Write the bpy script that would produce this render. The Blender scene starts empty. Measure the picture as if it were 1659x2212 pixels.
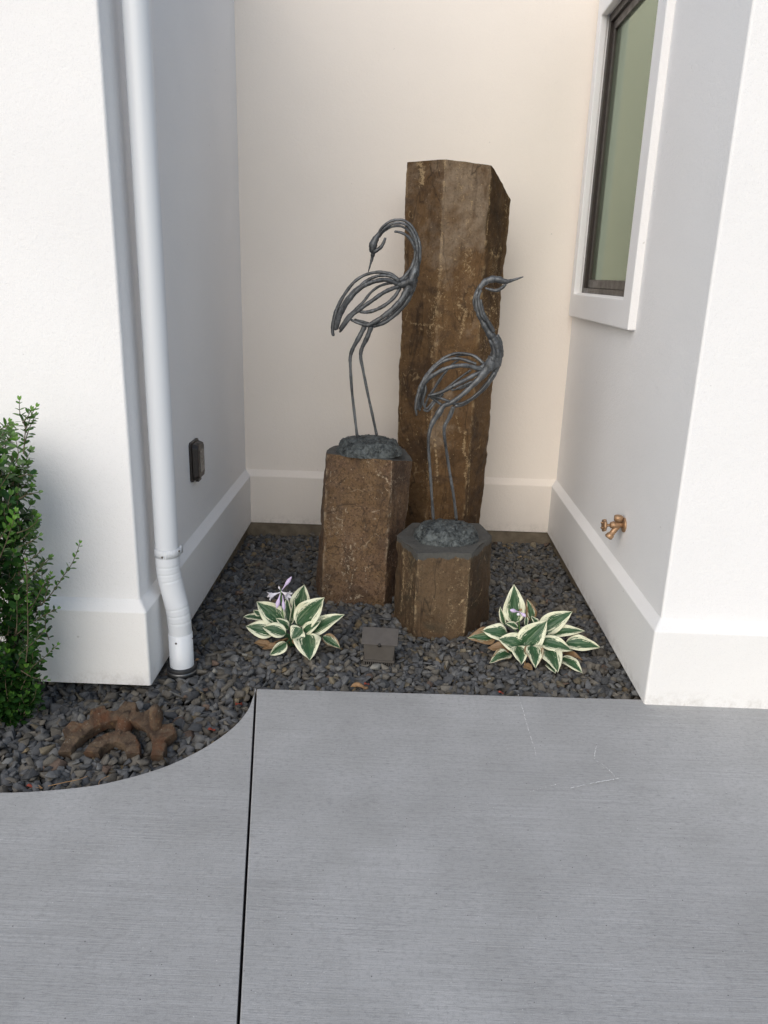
import bpy, bmesh, math, random
import numpy as np
from mathutils import Vector, Matrix, noise

# ------------------------------------------------------------------ camera, world, sun, exposure
scene = bpy.context.scene
col = scene.collection
FPX, CX, CY = 1655.0, 829.5, 1106.0          # focal length and centre in units of a 1659 x 2212 picture
CAMH = 1.55
R3 = np.array([[0.99930597, -0.03484164, 0.01317696],
               [0.02288452, 0.29511098, -0.95518888],
               [0.02939168, 0.95482751, 0.2957035]])
cam_d = bpy.data.cameras.new('camera')
cam = bpy.data.objects.new('camera', cam_d)
col.objects.link(cam)
cam_d.sensor_fit = 'VERTICAL'
cam_d.sensor_height = 36.0
cam_d.lens = 36.0 * FPX / 2212.0
cam_d.clip_start = 0.05
cam_d.clip_end = 500.0
cam.matrix_world = Matrix([list(R3[0]) + [0], list(R3[1]) + [0], list(R3[2]) + [CAMH], [0, 0, 0, 1]])
scene.camera = cam

world = bpy.data.worlds.new('World')
scene.world = world
world.use_nodes = True
wn = world.node_tree
sky = wn.nodes.new('ShaderNodeTexSky')
sky.sky_type = 'NISHITA'
sky.sun_disc = False
SUN_EL, SUN_AZ = math.radians(22), math.radians(-24)     # azimuth from -Y (towards the viewer), negative = left
sdir = Vector((math.sin(SUN_AZ) * math.cos(SUN_EL), -math.cos(SUN_AZ) * math.cos(SUN_EL), math.sin(SUN_EL)))
sky.sun_elevation = math.radians(38)
sky.air_density = 1.3
sky.sun_rotation = math.atan2(sdir.x, sdir.y)
bg = wn.nodes['Background']
bg.inputs[1].default_value = 0.085
wn.links.new(sky.outputs[0], bg.inputs[0])
sl = bpy.data.lights.new('sun', 'SUN')
sl.energy = 1.6
sl.angle = math.radians(80)
sl.color = (1.0, 0.915, 0.81)
so = bpy.data.objects.new('sun', sl)
col.objects.link(so)
so.rotation_euler = sdir.to_track_quat('Z', 'Y').to_euler()
scene.view_settings.view_transform = 'Standard'
scene.view_settings.look = 'None'
scene.view_settings.gamma = 1.0
scene.view_settings.use_curve_mapping = False
scene.view_settings.exposure = 0.66

# ------------------------------------------------------------------ helpers
def at(p, axis, val):
    """point of the real place seen at picture position p, lying on the plane axis = val"""
    d = R3 @ np.array([p[0] - CX, -(p[1] - CY), -FPX])
    o = np.array([0, 0, CAMH])
    t = (val - o[axis]) / d[axis]
    return Vector(o + t * d)

def mpp(pt):
    """metres per picture unit at a point"""
    c = R3.T @ (np.array(pt) - np.array([0, 0, CAMH]))
    return -c[2] / FPX

def lerp(a, b, t):
    return a + (b - a) * t

def sstep(a, b, x):
    t = max(0.0, min(1.0, (x - a) / (b - a)))
    return t * t * (3 - 2 * t)

def link_mesh(name, verts, faces, mat, parent=None, smooth=True):
    me = bpy.data.meshes.new(name)
    me.from_pydata([tuple(v) for v in verts], [], faces)
    me.update()
    if smooth:
        me.polygons.foreach_set('use_smooth', [True] * len(me.polygons))
    if mat:
        me.materials.append(mat)
    o = bpy.data.objects.new(name, me)
    col.objects.link(o)
    if parent:
        o.parent = parent
        o.matrix_parent_inverse = Matrix.Translation(-parent.location) if parent.type == 'EMPTY' else Matrix()
    return o

def thing(name, label, cat, loc=(0, 0, 0), group=None):
    o = bpy.data.objects.new(name, None)
    o.empty_display_size = 0.1
    col.objects.link(o)
    o.location = loc
    o['label'] = label
    o['category'] = cat
    if group:
        o['group'] = group
    return o

class MB:
    def __init__(s):
        s.v, s.f = [], []
    def add(s, vs, fs):
        n = len(s.v)
        s.v += [Vector(v) for v in vs]
        s.f += [tuple(i + n for i in f) for f in fs]
    def box(s, lo, hi, rot=None, org=None):
        vs = [Vector((x, y, z)) for z in (lo[2], hi[2]) for y in (lo[1], hi[1]) for x in (lo[0], hi[0])]
        if rot is not None:
            vs = [rot @ v for v in vs]
        if org is not None:
            vs = [v + Vector(org) for v in vs]
        s.add(vs, [(0, 2, 3, 1), (4, 5, 7, 6), (0, 1, 5, 4), (2, 6, 7, 3), (0, 4, 6, 2), (1, 3, 7, 5)])
    def tube(s, pts, radii, seg=12, flat=1.0, cap=True, up=None):
        pts = [Vector(p) for p in pts]
        n = len(pts)
        rings = []
        prev = None
        for i, p in enumerate(pts):
            t = (pts[min(i + 1, n - 1)] - pts[max(i - 1, 0)]).normalized()
            if prev is None:
                a = Vector(up) if up else (Vector((0, 1, 0)) if abs(t.y) < .9 else Vector((1, 0, 0)))
                u = (a - t * a.dot(t)).normalized()
            else:
                u = (prev - t * prev.dot(t)).normalized()
            prev = u
            w = t.cross(u)
            rings.append([p + u * (radii[i] * flat * math.cos(2 * math.pi * k / seg)) + w * (radii[i] * math.sin(2 * math.pi * k / seg)) for k in range(seg)])
        vs = [v for r in rings for v in r]
        fs = []
        for i in range(n - 1):
            for k in range(seg):
                a, b = i * seg + k, i * seg + (k + 1) % seg
                fs.append((a, b, b + seg, a + seg))
        if cap:
            fs.append(tuple(reversed(range(seg))))
            fs.append(tuple((n - 1) * seg + k for k in range(seg)))
        s.add(vs, fs)
    def build(s, name, mat, parent=None, smooth=True):
        return link_mesh(name, s.v, s.f, mat, parent, smooth)

def bevel(o, w=0.003, seg=2, ang=35):
    m = o.modifiers.new('bevel', 'BEVEL')
    m.width = w
    m.segments = seg
    m.limit_method = 'ANGLE'
    m.angle_limit = math.radians(ang)
    m.harden_normals = False

def spline(pts, rad, n=None):
    """Catmull-Rom resample of points with radii"""
    P = [Vector(p) for p in pts]
    if isinstance(rad, (int, float)):
        rad = [rad] * len(P)
    elif len(rad) != len(P):
        rad = list(np.interp(np.linspace(0, 1, len(P)), np.linspace(0, 1, len(rad)), rad))
    out, ro = [], []
    k = n or 5
    for i in range(len(P) - 1):
        p0, p1, p2, p3 = P[max(i - 1, 0)], P[i], P[i + 1], P[min(i + 2, len(P) - 1)]
        for j in range(k):
            t = j / k
            out.append(0.5 * ((2 * p1) + (p2 - p0) * t + (2 * p0 - 5 * p1 + 4 * p2 - p3) * t * t + (3 * p1 - p0 - 3 * p2 + p3) * t ** 3))
            ro.append(lerp(rad[i], rad[i + 1], t))
    out.append(P[-1])
    ro.append(rad[-1])
    return out, ro

# ------------------------------------------------------------------ material helpers
class NT:
    def __init__(s, name):
        s.m = bpy.data.materials.new(name)
        s.m.use_nodes = True
        s.t = s.m.node_tree
        s.b = s.t.nodes['Principled BSDF']
        s.tc = s.t.nodes.new('ShaderNodeTexCoord')
    def n(s, typ, **kw):
        nd = s.t.nodes.new(typ)
        for k, v in kw.items():
            setattr(nd, k, v)
        return nd
    def l(s, a, b):
        s.t.links.new(a, b)
    def val(s, sock, v):
        if hasattr(v, 'is_linked'):
            s.l(v, sock)
        else:
            sock.default_value = v
    def mapping(s, scale=(1, 1, 1), src=None, rot=(0, 0, 0)):
        m = s.n('ShaderNodeMapping')
        m.inputs['Scale'].default_value = scale
        m.inputs['Rotation'].default_value = rot
        s.l(src or s.tc.outputs['Object'], m.inputs[0])
        return m.outputs[0]
    def noise(s, scale, detail=4, rough=.55, vec=None, dist=0):
        nd = s.n('ShaderNodeTexNoise')
        nd.inputs['Scale'].default_value = scale
        nd.inputs['Detail'].default_value = detail
        nd.inputs['Roughness'].default_value = rough
        nd.inputs['Distortion'].default_value = dist
        s.l(vec or s.tc.outputs['Object'], nd.inputs['Vector'])
        return nd.outputs['Fac']
    def voro(s, scale, vec=None, feature='F1'):
        nd = s.n('ShaderNodeTexVoronoi', feature=feature)
        nd.inputs['Scale'].default_value = scale
        s.l(vec or s.tc.outputs['Object'], nd.inputs['Vector'])
        return nd.outputs['Distance']
    def ramp(s, fac, stops, interp='LINEAR'):
        nd = s.n('ShaderNodeValToRGB')
        cr = nd.color_ramp
        cr.interpolation = interp
        while len(cr.elements) < len(stops):
            cr.elements.new(.5)
        for e, (p, c) in zip(cr.elements, stops):
            e.position = p
            e.color = (c, c, c, 1) if isinstance(c, (int, float)) else (*c, 1)
        s.l(fac, nd.inputs[0])
        return nd.outputs[0]
    def mix(s, fac, a, b, mode='MIX'):
        nd = s.n('ShaderNodeMix', data_type='RGBA', blend_type=mode)
        s.val(nd.inputs[0], fac)
        for i, v in ((6, a), (7, b)):
            if hasattr(v, 'is_linked'):
                s.l(v, nd.inputs[i])
            else:
                nd.inputs[i].default_value = (*v, 1)
        return nd.outputs[2]
    def math(s, op, a, b=0.0, c=None):
        nd = s.n('ShaderNodeMath', operation=op)
        s.val(nd.inputs[0], a)
        s.val(nd.inputs[1], b)
        if c is not None:
            s.val(nd.inputs[2], c)
        return nd.outputs[0]
    def bump(s, h, strength=.3, dist=.01, prev=None):
        nd = s.n('ShaderNodeBump')
        nd.inputs['Strength'].default_value = strength
        nd.inputs['Distance'].default_value = dist
        s.l(h, nd.inputs['Height'])
        if prev:
            s.l(prev, nd.inputs['Normal'])
        return nd.outputs[0]
    def out(s, color=None, rough=None, normal=None, metal=None, spec=None):
        if color is not None:
            if hasattr(color, 'is_linked'):
                s.l(color, s.b.inputs['Base Color'])
            else:
                s.b.inputs['Base Color'].default_value = (*color, 1)
        if rough is not None:
            s.val(s.b.inputs['Roughness'], rough)
        if normal is not None:
            s.l(normal, s.b.inputs['Normal'])
        if metal is not None:
            s.b.inputs['Metallic'].default_value = metal
        if spec is not None:
            s.b.inputs['Specular IOR Level'].default_value = spec
        return s.m

def mat_stucco(name='white_stucco', tint=(.90, .888, .885)):
    t = NT(name)
    big = t.noise(1.3, 3, .5)
    sp = t.noise(260, 3, .6)
    sp2 = t.noise(90, 3, .6)
    c = t.mix(t.ramp(big, [(.3, 0), (.7, 1)]), tint, tuple(x * .95 for x in tint))
    c = t.mix(t.ramp(sp, [(.28, .55), (.42, 0)]), c, tuple(x * .80 for x in tint))
    pits = t.noise(38, 2, .4)
    c = t.mix(t.ramp(pits, [(.78, 0), (.80, .35)]), c, (.35, .33, .30))
    # rain splash and dust close to the bottom edge
    sep = t.n('ShaderNodeSeparateXYZ')
    t.l(t.tc.outputs['Object'], sep.inputs[0])
    low = t.math('MULTIPLY', t.ramp(sep.outputs[2], [(0.0, 1), (.07, 0)]), t.ramp(t.noise(26, 5, .75), [(.46, 0), (.72, .55)]))
    c = t.mix(low, c, (.42, .38, .33))
    nrm = t.bump(sp2, .26, .005)
    nrm = t.bump(sp, .35, .0026, nrm)
    nrm = t.bump(t.noise(42, 4, .65), .13, .008, nrm)
    nrm = t.bump(t.noise(5, 2, .5), .10, .02, nrm)
    return t.out(c, .88, nrm, spec=.25)

def mat_plain(name, color, rough=.5, metal=0.0, var=.12, scale=30, bump=.05, spec=.5):
    t = NT(name)
    nz = t.noise(scale, 4, .6)
    c = t.mix(t.ramp(nz, [(.3, 0), (.7, 1)]), tuple(x * (1 - var) for x in color), tuple(min(1, x * (1 + var)) for x in color))
    r = t.ramp(t.noise(scale * .6, 3, .6), [(.3, max(0, rough - .1)), (.7, min(1, rough + .1))])
    return t.out(c, r, t.bump(t.noise(scale * 6, 3, .6), bump, .002), metal, spec)

def mat_concrete():
    t = NT('broomed_concrete')
    ws = t.mapping((2.4, 210, 1), rot=(0, 0, math.radians(-1.2)))
    w2 = t.mapping((30, 560, 1), rot=(0, 0, math.radians(-1.0)))
    lines = t.noise(1, 4, .65, ws)
    fine = t.noise(1, 3, .6, w2)
    patch = t.noise(1.1, 4, .55)
    patch2 = t.noise(4.5, 4, .6)
    base = t.mix(t.ramp(patch, [(.3, 0), (.72, 1)]), (.395, .389, .382), (.505, .499, .492))
    base = t.mix(t.math('MULTIPLY', t.ramp(t.noise(2.6, 3, .6, t.mapping((1, 1.6, 1))), [(.38, .05), (.6, .6)]), t.ramp(lines, [(.36, .6), (.50, 0)])), base, (.27, .27, .268))
    base = t.mix(t.ramp(patch2, [(.35, .35), (.6, 0)]), base, (.33, .325, .31))
    # broom marks fade in and out
    amt = t.math('MULTIPLY', t.ramp(t.noise(2.2, 3, .6), [(.3, .15), (.62, 1)]), t.ramp(lines, [(.50, 0), (.64, .42)]))
    base = t.mix(amt, base, (.56, .56, .555))
    amt2 = t.math('MULTIPLY', t.ramp(t.noise(3.1, 3, .6), [(.35, .35), (.6, 1)]), t.ramp(fine, [(.32, .75), (.47, 0)]))
    base = t.mix(amt2, base, (.20, .20, .195))
    sand = t.noise(420, 2, .7)
    mott = t.noise(75, 4, .75)
    base = t.mix(t.ramp(mott, [(.36, .38), (.50, 0)]), base, (.27, .27, .265))
    base = t.mix(t.ramp(sand, [(.3, .45), (.5, 0)]), base, (.23, .23, .225))
    base = t.mix(t.ramp(sand, [(.62, 0), (.74, .5)]), base, (.60, .60, .59))
    v = t.voro(28)
    base = t.mix(t.ramp(v, [(.035, .8), (.055, 0)]), base, (.055, .05, .045))
    v2 = t.voro(36, t.mapping((1, 1, 1), rot=(0, 0, 1.1)))
    base = t.mix(t.ramp(v2, [(.03, .6), (.055, 0)]), base, (.80, .80, .77))
    # soft stains
    st = t.noise(9, 5, .7, dist=.6)
    base = t.mix(t.ramp(st, [(.62, 0), (.76, .40)]), base, (.24, .235, .22))
    nrm = t.bump(lines, .35, .003)
    nrm = t.bump(fine, .25, .0015, nrm)
    nrm = t.bump(sand, .25, .001, nrm)
    return t.out(base, .82, nrm, spec=.3)

def mat_basalt(name, a, b, c_, lich, seed=0, streak=5.0, light=.5, pale=None, grain=.5, lines=.6, topw=0.0):
    t = NT(name)
    vec = t.n('ShaderNodeMapping')
    vec.inputs['Location'].default_value = (seed * 3.1, seed * 1.7, seed)
    t.l(t.tc.outputs['Object'], vec.inputs[0])
    v = vec.outputs[0]
    st = t.n('ShaderNodeMapping')
    st.inputs['Scale'].default_value = (1, 1, 1 / streak)
    t.l(v, st.inputs[0])
    sv = st.outputs[0]
    fa = t.n('ShaderNodeAttribute', attribute_name='facet')
    c = t.mix(t.ramp(t.noise(3.4, 5, .62, sv, .5), [(.36, 0), (.60, 1)]), a, b)
    c = t.mix(t.ramp(t.noise(5.5, 5, .65, v, .8), [(.50, 0), (.64, .9)]), c, c_)
    if pale:
        pm = t.math('ADD', t.noise(2.3, 6, .72, v, .3), t.math('MULTIPLY', fa.outputs['Fac'], .16))
        if topw:
            sz = t.n('ShaderNodeSeparateXYZ')
            t.l(t.tc.outputs['Object'], sz.inputs[0])
            pm = t.math('ADD', pm, t.math('MULTIPLY', t.math('SUBTRACT', sz.outputs[2], 1.70), topw))
        c = t.mix(t.ramp(pm, [(.56, 0), (.70, .85)]), c, pale)
    # each facet weathered to a tone of its own
    k = t.math('ADD', t.math('MULTIPLY', fa.outputs['Fac'], .34), .78)
    kk = t.n('ShaderNodeCombineColor')
    for q in range(3):
        t.l(k, kk.inputs[q])
    c = t.mix(1.0, c, kk.outputs[0], 'MULTIPLY')
    # mineral grain
    c = t.mix(t.math('MULTIPLY', t.ramp(t.noise(85, 5, .75, v), [(.36, 1), (.50, 0)]), grain), c, tuple(x * .30 for x in a))
    c = t.mix(t.math('MULTIPLY', t.ramp(t.noise(105, 4, .75, v), [(.58, 0), (.70, .8)]), grain), c, tuple(min(1, x * 2.1 + .02) for x in b))
    # vertical run-off stains
    rs = t.n('ShaderNodeMapping')
    rs.inputs['Scale'].default_value = (1, 1, .09)
    t.l(v, rs.inputs[0])
    c = t.mix(t.ramp(t.noise(24, 4, .6, rs.outputs[0]), [(.54, 0), (.70, .6)]), c, tuple(x * .45 for x in a))
    # crusty lichen in clusters, strung down the column
    cl = t.ramp(t.noise(4.2, 5, .65, sv, .5), [(.52, 0), (.60, 1)])
    sp = t.ramp(t.noise(52, 5, .75, v, 1.0), [(.55, 0), (.60, 1)])
    c = t.mix(t.math('MULTIPLY', t.math('MULTIPLY', cl, sp), light), c, lich)
    sp3 = t.ramp(t.voro(30, v), [(.06, .9), (.11, 0)])
    c = t.mix(t.math('MULTIPLY', sp3, .5), c, lich)
    # wandering pale mineral lines and dark hairline joints
    ln_ = t.ramp(t.noise(4.5, 3, .5, v, .3), [(.492, 0), (.500, 1), (.508, 0)])
    ln_ = t.math('MULTIPLY', ln_, t.ramp(t.noise(13, 3, .6, v), [(.55, 0), (.63, lines)]))
    c = t.mix(ln_, c, tuple(x * 1.2 for x in lich))
    cr_ = t.ramp(t.noise(3.4, 4, .55, sv, .6), [(.491, 0), (.497, .8), (.503, 0)])
    c = t.mix(cr_, c, tuple(x * .22 for x in a))
    # worn, lighter corners
    we = t.n('ShaderNodeAttribute', attribute_name='wear')
    wm = t.math('MULTIPLY', we.outputs['Fac'], t.ramp(t.noise(21, 4, .7, v), [(.50, .03), (.62, .6)]))
    c = t.mix(wm, c, tuple(x * .85 for x in lich))
    # pale lime and lichen marks of their own shape
    sa = t.n('ShaderNodeAttribute', attribute_name='stain')
    sm = t.ramp(t.math('ADD', t.math('MULTIPLY', sa.outputs['Fac'], .20), t.noise(62, 5, .8, v, .6)), [(.665, 0), (.74, .72)])
    c = t.mix(sm, c, tuple(x * .95 for x in lich))
    # upward faces: fresh dull sawn grey
    ge = t.n('ShaderNodeNewGeometry')
    sep = t.n('ShaderNodeSeparateXYZ')
    t.l(ge.outputs['True Normal'], sep.inputs[0])
    up = t.ramp(sep.outputs[2], [(.45, 0), (.75, 1)])
    gr = t.mix(t.noise(18, 5, .7, v), (.050, .050, .048), (.105, .102, .092))
    c = t.mix(up, c, gr)
    ri = t.n('ShaderNodeAttribute', attribute_name='rim')
    rm_ = t.ramp(t.math('ADD', t.math('MULTIPLY', ri.outputs['Fac'], .75), t.math('MULTIPLY', t.noise(19, 4, .7, v), .9)), [(.80, 0), (.84, 1)])
    c = t.mix(rm_, c, gr)
    nrm = t.bump(t.noise(12, 6, .65, sv), .55, .02)
    nrm = t.bump(t.noise(60, 5, .7, v), .40, .004, nrm)
    nrm = t.bump(sp, .4, .003, nrm)
    return t.out(c, t.ramp(t.noise(20, 4, .6, v), [(.3, .58), (.7, .85)]), nrm, spec=.38)

def mat_attr(name, rough=.8, nz=60, dark=.6, bump=.5, dist=.003, spec=.3):
    t = NT(name)
    a = t.n('ShaderNodeAttribute', attribute_name='tone')
    k = t.ramp(t.noise(nz, 4, .65), [(.3, dark), (.65, 1.12)])
    c = t.mix(1.0, a.outputs['Color'], k, 'MULTIPLY')
    c = t.mix(t.ramp(t.noise(nz * 3, 2, .6), [(.66, 0), (.76, .35)]), c, (.30, .29, .26))
    return t.out(c, rough, t.bump(t.noise(nz * 1.6, 4, .65), bump, dist), spec=spec)

def mat_patina():
    t = NT('bronze_patina')
    c = t.mix(t.ramp(t.noise(14, 5, .65, t.mapping((1, 1, .5)), .5), [(.35, 0), (.65, 1)]), (.050, .053, .057), (.150, .158, .166))
    c = t.mix(t.ramp(t.noise(48, 4, .7, t.mapping((1, 1, .4))), [(.50, 0), (.66, .85)]), c, (.020, .021, .022))
    c = t.mix(t.ramp(t.noise(30, 4, .7, None, .6), [(.60, 0), (.68, .6)]), c, (.21, .23, .25))
    c = t.mix(t.ramp(t.noise(34, 4, .7, None, .9), [(.61, 0), (.70, .5)]), c, (.13, .095, .070))
    nrm = t.bump(t.noise(60, 4, .65, t.mapping((1, 1, .35))), .6, .005)
    nrm = t.bump(t.noise(260, 3, .6), .25, .001, nrm)
    return t.out(c, t.ramp(t.noise(40, 3, .6), [(.3, .28), (.7, .52)]), nrm, .45, .6)

def mat_rock_bronze():
    t = NT('cast_rock_patina')
    n1 = t.noise(38, 6, .7, None, 1.0)
    c = t.mix(t.ramp(n1, [(.38, 0), (.62, 1)]), (.024, .028, .030), (.150, .168, .168))
    c = t.mix(t.ramp(t.noise(140, 4, .7), [(.56, 0), (.68, .6)]), c, (.24, .265, .27))
    nrm = t.bump(n1, 1.0, .012)
    nrm = t.bump(t.noise(150, 4, .7), .6, .003, nrm)
    return t.out(c, t.ramp(n1, [(.4, .35), (.65, .65)]), nrm, .45, .5)

def mat_rust():
    t = NT('rusty_iron')
    c = t.mix(t.ramp(t.noise(22, 5, .65, None, .6), [(.35, 0), (.65, 1)]), (.050, .032, .022), (.135, .095, .062))
    c = t.mix(t.ramp(t.noise(11, 5, .65), [(.5, 0), (.66, .85)]), c, (.095, .036, .015))
    c = t.mix(t.ramp(t.noise(60, 4, .7), [(.60, 0), (.72, .6)]), c, (.22, .15, .07))
    c = t.mix(t.ramp(t.noise(90, 3, .7), [(.66, 0), (.72, .8)]), c, (.33, .31, .26))
    nrm = t.bump(t.noise(45, 5, .7), .8, .006)
    nrm = t.bump(t.noise(150, 4, .75), .7, .003, nrm)
    return t.out(c, .85, nrm, .1, .3)

def mat_hosta():
    t = NT('variegated_leaf')
    a = t.n('ShaderNodeAttribute', attribute_name='uvw')     # x = across -1..1, y = along 0..1, z = random
    s = t.n('ShaderNodeSeparateXYZ')
    t.l(a.outputs['Vector'], s.inputs[0])
    br = t.n('ShaderNodeAttribute', attribute_name='dry')
    absu = t.math('ABSOLUTE', s.outputs[0])
    cmb = t.n('ShaderNodeCombineXYZ')
    # streaks follow the veins: vein coordinate = how far along towards the tip bent by |u|
    t.l(t.math('MULTIPLY', s.outputs[0], 7.0), cmb.inputs[0])
    t.l(t.math('MULTIPLY', t.math('SUBTRACT', s.outputs[1], t.math('MULTIPLY', absu, .12)), 2.0), cmb.inputs[1])
    t.l(t.math('MULTIPLY', s.outputs[2], 37.0), cmb.inputs[2])
    st = t.noise(1.6, 4, .7, cmb.outputs[0], .3)
    edge = t.math('ADD', absu, t.math('MULTIPLY', t.math('SUBTRACT', st, .5), 1.75))
    edge = t.math('ADD', edge, t.math('MULTIPLY', t.math('POWER', s.outputs[1], 7.0), .22))
    m = t.ramp(edge, [(.57, 0), (.60, 1)])
    nz2 = t.noise(2.2, 3, .6, cmb.outputs[0])
    green = t.mix(t.ramp(nz2, [(.3, 0), (.7, 1)]), (.018, .060, .024), (.045, .115, .045))
    green = t.mix(t.ramp(t.noise(1.1, 2, .6, cmb.outputs[0], .4), [(.58, 0), (.62, .55)]), green, (.17, .23, .13))
    cream = t.mix(nz2, (.66, .66, .42), (.84, .84, .68))
    c = t.mix(m, green, cream)
    # dry brown margins
    drymask = t.math('SUBTRACT', t.math('ADD', t.math('MULTIPLY', absu, .55), t.math('MULTIPLY', br.outputs['Fac'], 1.35)),
                     t.math('MULTIPLY', t.noise(1.3, 4, .6, cmb.outputs[0]), 1.0))
    brown = t.mix(t.noise(3, 4, .7, cmb.outputs[0]), (.075, .030, .012), (.36, .235, .115))
    c = t.mix(t.ramp(drymask, [(.38, 0), (.50, 1)]), c, brown)
    # veins: parallel to the margin
    vein = t.math('SINE', t.math('MULTIPLY', s.outputs[0], 24.0))
    nrm = t.bump(t.math('MULTIPLY', vein, .5), .45, .0016)
    nrm = t.bump(t.noise(60, 3, .6), .2, .002, nrm)
    t.b.inputs['Subsurface Weight'].default_value = 0.0
    return t.out(c, .42, nrm, spec=.45)

M = dict(
    stucco=mat_stucco(),
    cream=mat_stucco('white_stucco_warm_light', (.89, .815, .735)),  # same white stucco, with the alcove's warm light put into its colour
    plinth=mat_stucco('white_stucco_base', (.885, .87, .855)),
    found=mat_plain('foundation_concrete', (.20, .165, .12), .9, 0, .3, 14, .5, .2),
    concrete=mat_concrete(),
    soil=mat_plain('dark_soil', (.035, .030, .025), .95, 0, .4, 40, .8, .2),
    gravel=mat_attr('crushed_basalt', .80, 55, .70, .6, .003, .35),
    tall=mat_basalt('brown_basalt', (.090, .046, .016), (.140, .078, .031), (.055, .029, .012), (.46, .33, .18), 0, 4, .8, (.215, .160, .108), .45, .35, .15),
    left=mat_basalt('red_brown_basalt', (.090, .050, .030), (.160, .096, .055), (.070, .042, .027), (.50, .40, .28), 2, 1.2, .6, (.150, .090, .042), .85, .35),
    short=mat_basalt('dark_basalt', (.072, .042, .020), (.108, .067, .035), (.048, .036, .020), (.42, .31, .18), 5, 5, .55, (.105, .066, .034), .45, .2),
    bird=mat_patina(), rock=mat_rock_bronze(), rust=mat_rust(), hosta=mat_hosta(),
    pipe=NT('white_painted_metal').out((.74, .76, .79), .32),
    screw=mat_plain('screw_metal', (.16, .14, .12), .4, .8),
    blackpl=mat_plain('black_plastic', (.02, .02, .022), .45),
    zinc=mat_plain('dull_zinc', (.18, .18, .18), .4, .8),
    bronzepl=mat_plain('dark_bronze_plastic', (.030, .023, .019), .38, 0, .1, 20, .05),
    lid=mat_plain('smoked_cover', (.075, .068, .058), .22),
    fixture=mat_plain('powder_coated_bronze', (.088, .078, .069), .55, .2, .12, 40, .2),
    fixdark=mat_plain('dark_seam', (.02, .017, .015), .6),
    brass=mat_plain('weathered_brass', (.40, .25, .145), .42, .55, .25, 60, .3),
    frame=mat_plain('bronze_window_frame', (.035, .027, .023), .38, .1),
    stem=mat_plain('green_stem', (.10, .20, .06), .6),
    bark=mat_plain('twig_bark', (.11, .085, .05), .85, 0, .3, 60, .5),
    petal=mat_plain('lilac_petal', (.68, .56, .80), .5, 0, .12, 60, .1),
    petalw=mat_plain('pale_petal', (.84, .80, .86), .5, 0, .06, 60, .1),
    chalk=mat_plain('chalk_mark', (.66, .66, .65), .95, 0, .3, 90, .5),
    red=mat_plain('dry_red_leaf', (.30, .055, .030), .7, 0, .4, 50, .4),
    tan=mat_plain('dry_tan_leaf', (.33, .19, .09), .7, 0, .4, 50, .4),
    soffit=mat_plain('painted_soffit', (.70, .68, .64), .8, 0, .03, 5, .05),
)
def mat_glass():
    t = NT('tinted_window_glass')
    lw = t.n('ShaderNodeLayerWeight')
    lw.inputs[0].default_value = .35
    t.b.inputs['Base Color'].default_value = (.115, .145, .100, 1)
    t.b.inputs['Roughness'].default_value = .5
    g = t.n('ShaderNodeBsdfGlossy')
    g.inputs['Color'].default_value = (.48, .57, .46, 1)
    g.inputs['Roughness'].default_value = .03
    mx = t.n('ShaderNodeMixShader')
    t.l(t.ramp(lw.outputs['Fresnel'], [(0, .35), (.6, .8)]), mx.inputs[0])
    t.l(t.b.outputs[0], mx.inputs[1])
    t.l(g.outputs[0], mx.inputs[2])
    t.l(mx.outputs[0], t.t.nodes['Material Output'].inputs[0])
    return t.m
M['glass'] = mat_glass()
def mat_leaf():
    t = NT('shrub_leaf')
    a = t.n('ShaderNodeAttribute', attribute_name='tone')
    t.l(a.outputs['Color'], t.b.inputs['Base Color'])
    t.b.inputs['Roughness'].default_value = .27
    t.b.inputs['Specular IOR Level'].default_value = .4
    tr = t.n('ShaderNodeBsdfTranslucent')
    t.l(t.mix(1.0, a.outputs['Color'], (1.2, 1.5, .6), 'MULTIPLY'), tr.inputs[0])
    mx = t.n('ShaderNodeMixShader')
    mx.inputs[0].default_value = .22
    t.l(t.b.outputs[0], mx.inputs[1])
    t.l(tr.outputs[0], mx.inputs[2])
    t.l(mx.outputs[0], t.t.nodes['Material Output'].inputs[0])
    return t.m
M['leaf'] = mat_leaf()

def set_attr(me, name, data, typ='FLOAT_COLOR', dom='POINT'):
    at_ = me.attributes.new(name, typ, dom)
    key = {'FLOAT_COLOR': 'color', 'FLOAT_VECTOR': 'vector', 'FLOAT': 'value'}[typ]
    at_.data.foreach_set(key, np.asarray(data, dtype=np.float32).ravel())

# ------------------------------------------------------------------ the place: main planes (metres)
XL, XR, YB, YF = -0.953, 1.018, 4.715, 2.660       # upper wall faces
PXL, PXR, PYB, PYF = -0.920, 0.988, 4.685, 2.622   # plinth faces
ZP0, ZP1, ZTOP = 0.305, 0.345, 3.35

def struct(o):
    o['kind'] = 'structure'
    return o

# ground sheet
g = MB()
g.add([(-150, -150, -.14), (150, -150, -.14), (150, 150, -.14), (-150, 150, -.14)], [(0, 1, 2, 3)])
struct(g.build('ground', M['soil'], None, False))

CURVE = [(-.512, 2.628), (-.512, 2.56), (-.513, 2.488), (-.525, 2.42), (-.545, 2.358), (-.582, 2.284), (-.629, 2.214), (-.687, 2.148), (-.747, 2.098),
         (-.823, 2.052), (-.91, 2.012), (-1.042, 1.98), (-1.177, 1.962), (-1.5, 1.945), (-2.0, 1.94), (-9, 1.94)]
_cp, _ = spline([(x, y, 0) for x, y in CURVE[:15]], 1, 5)
CURVE_F = [(p.x, p.y) for p in _cp] + [(-9, 1.94)]
JX = lambda y, off=0: -.512 - .155 * (y - 2.628) + off

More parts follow.
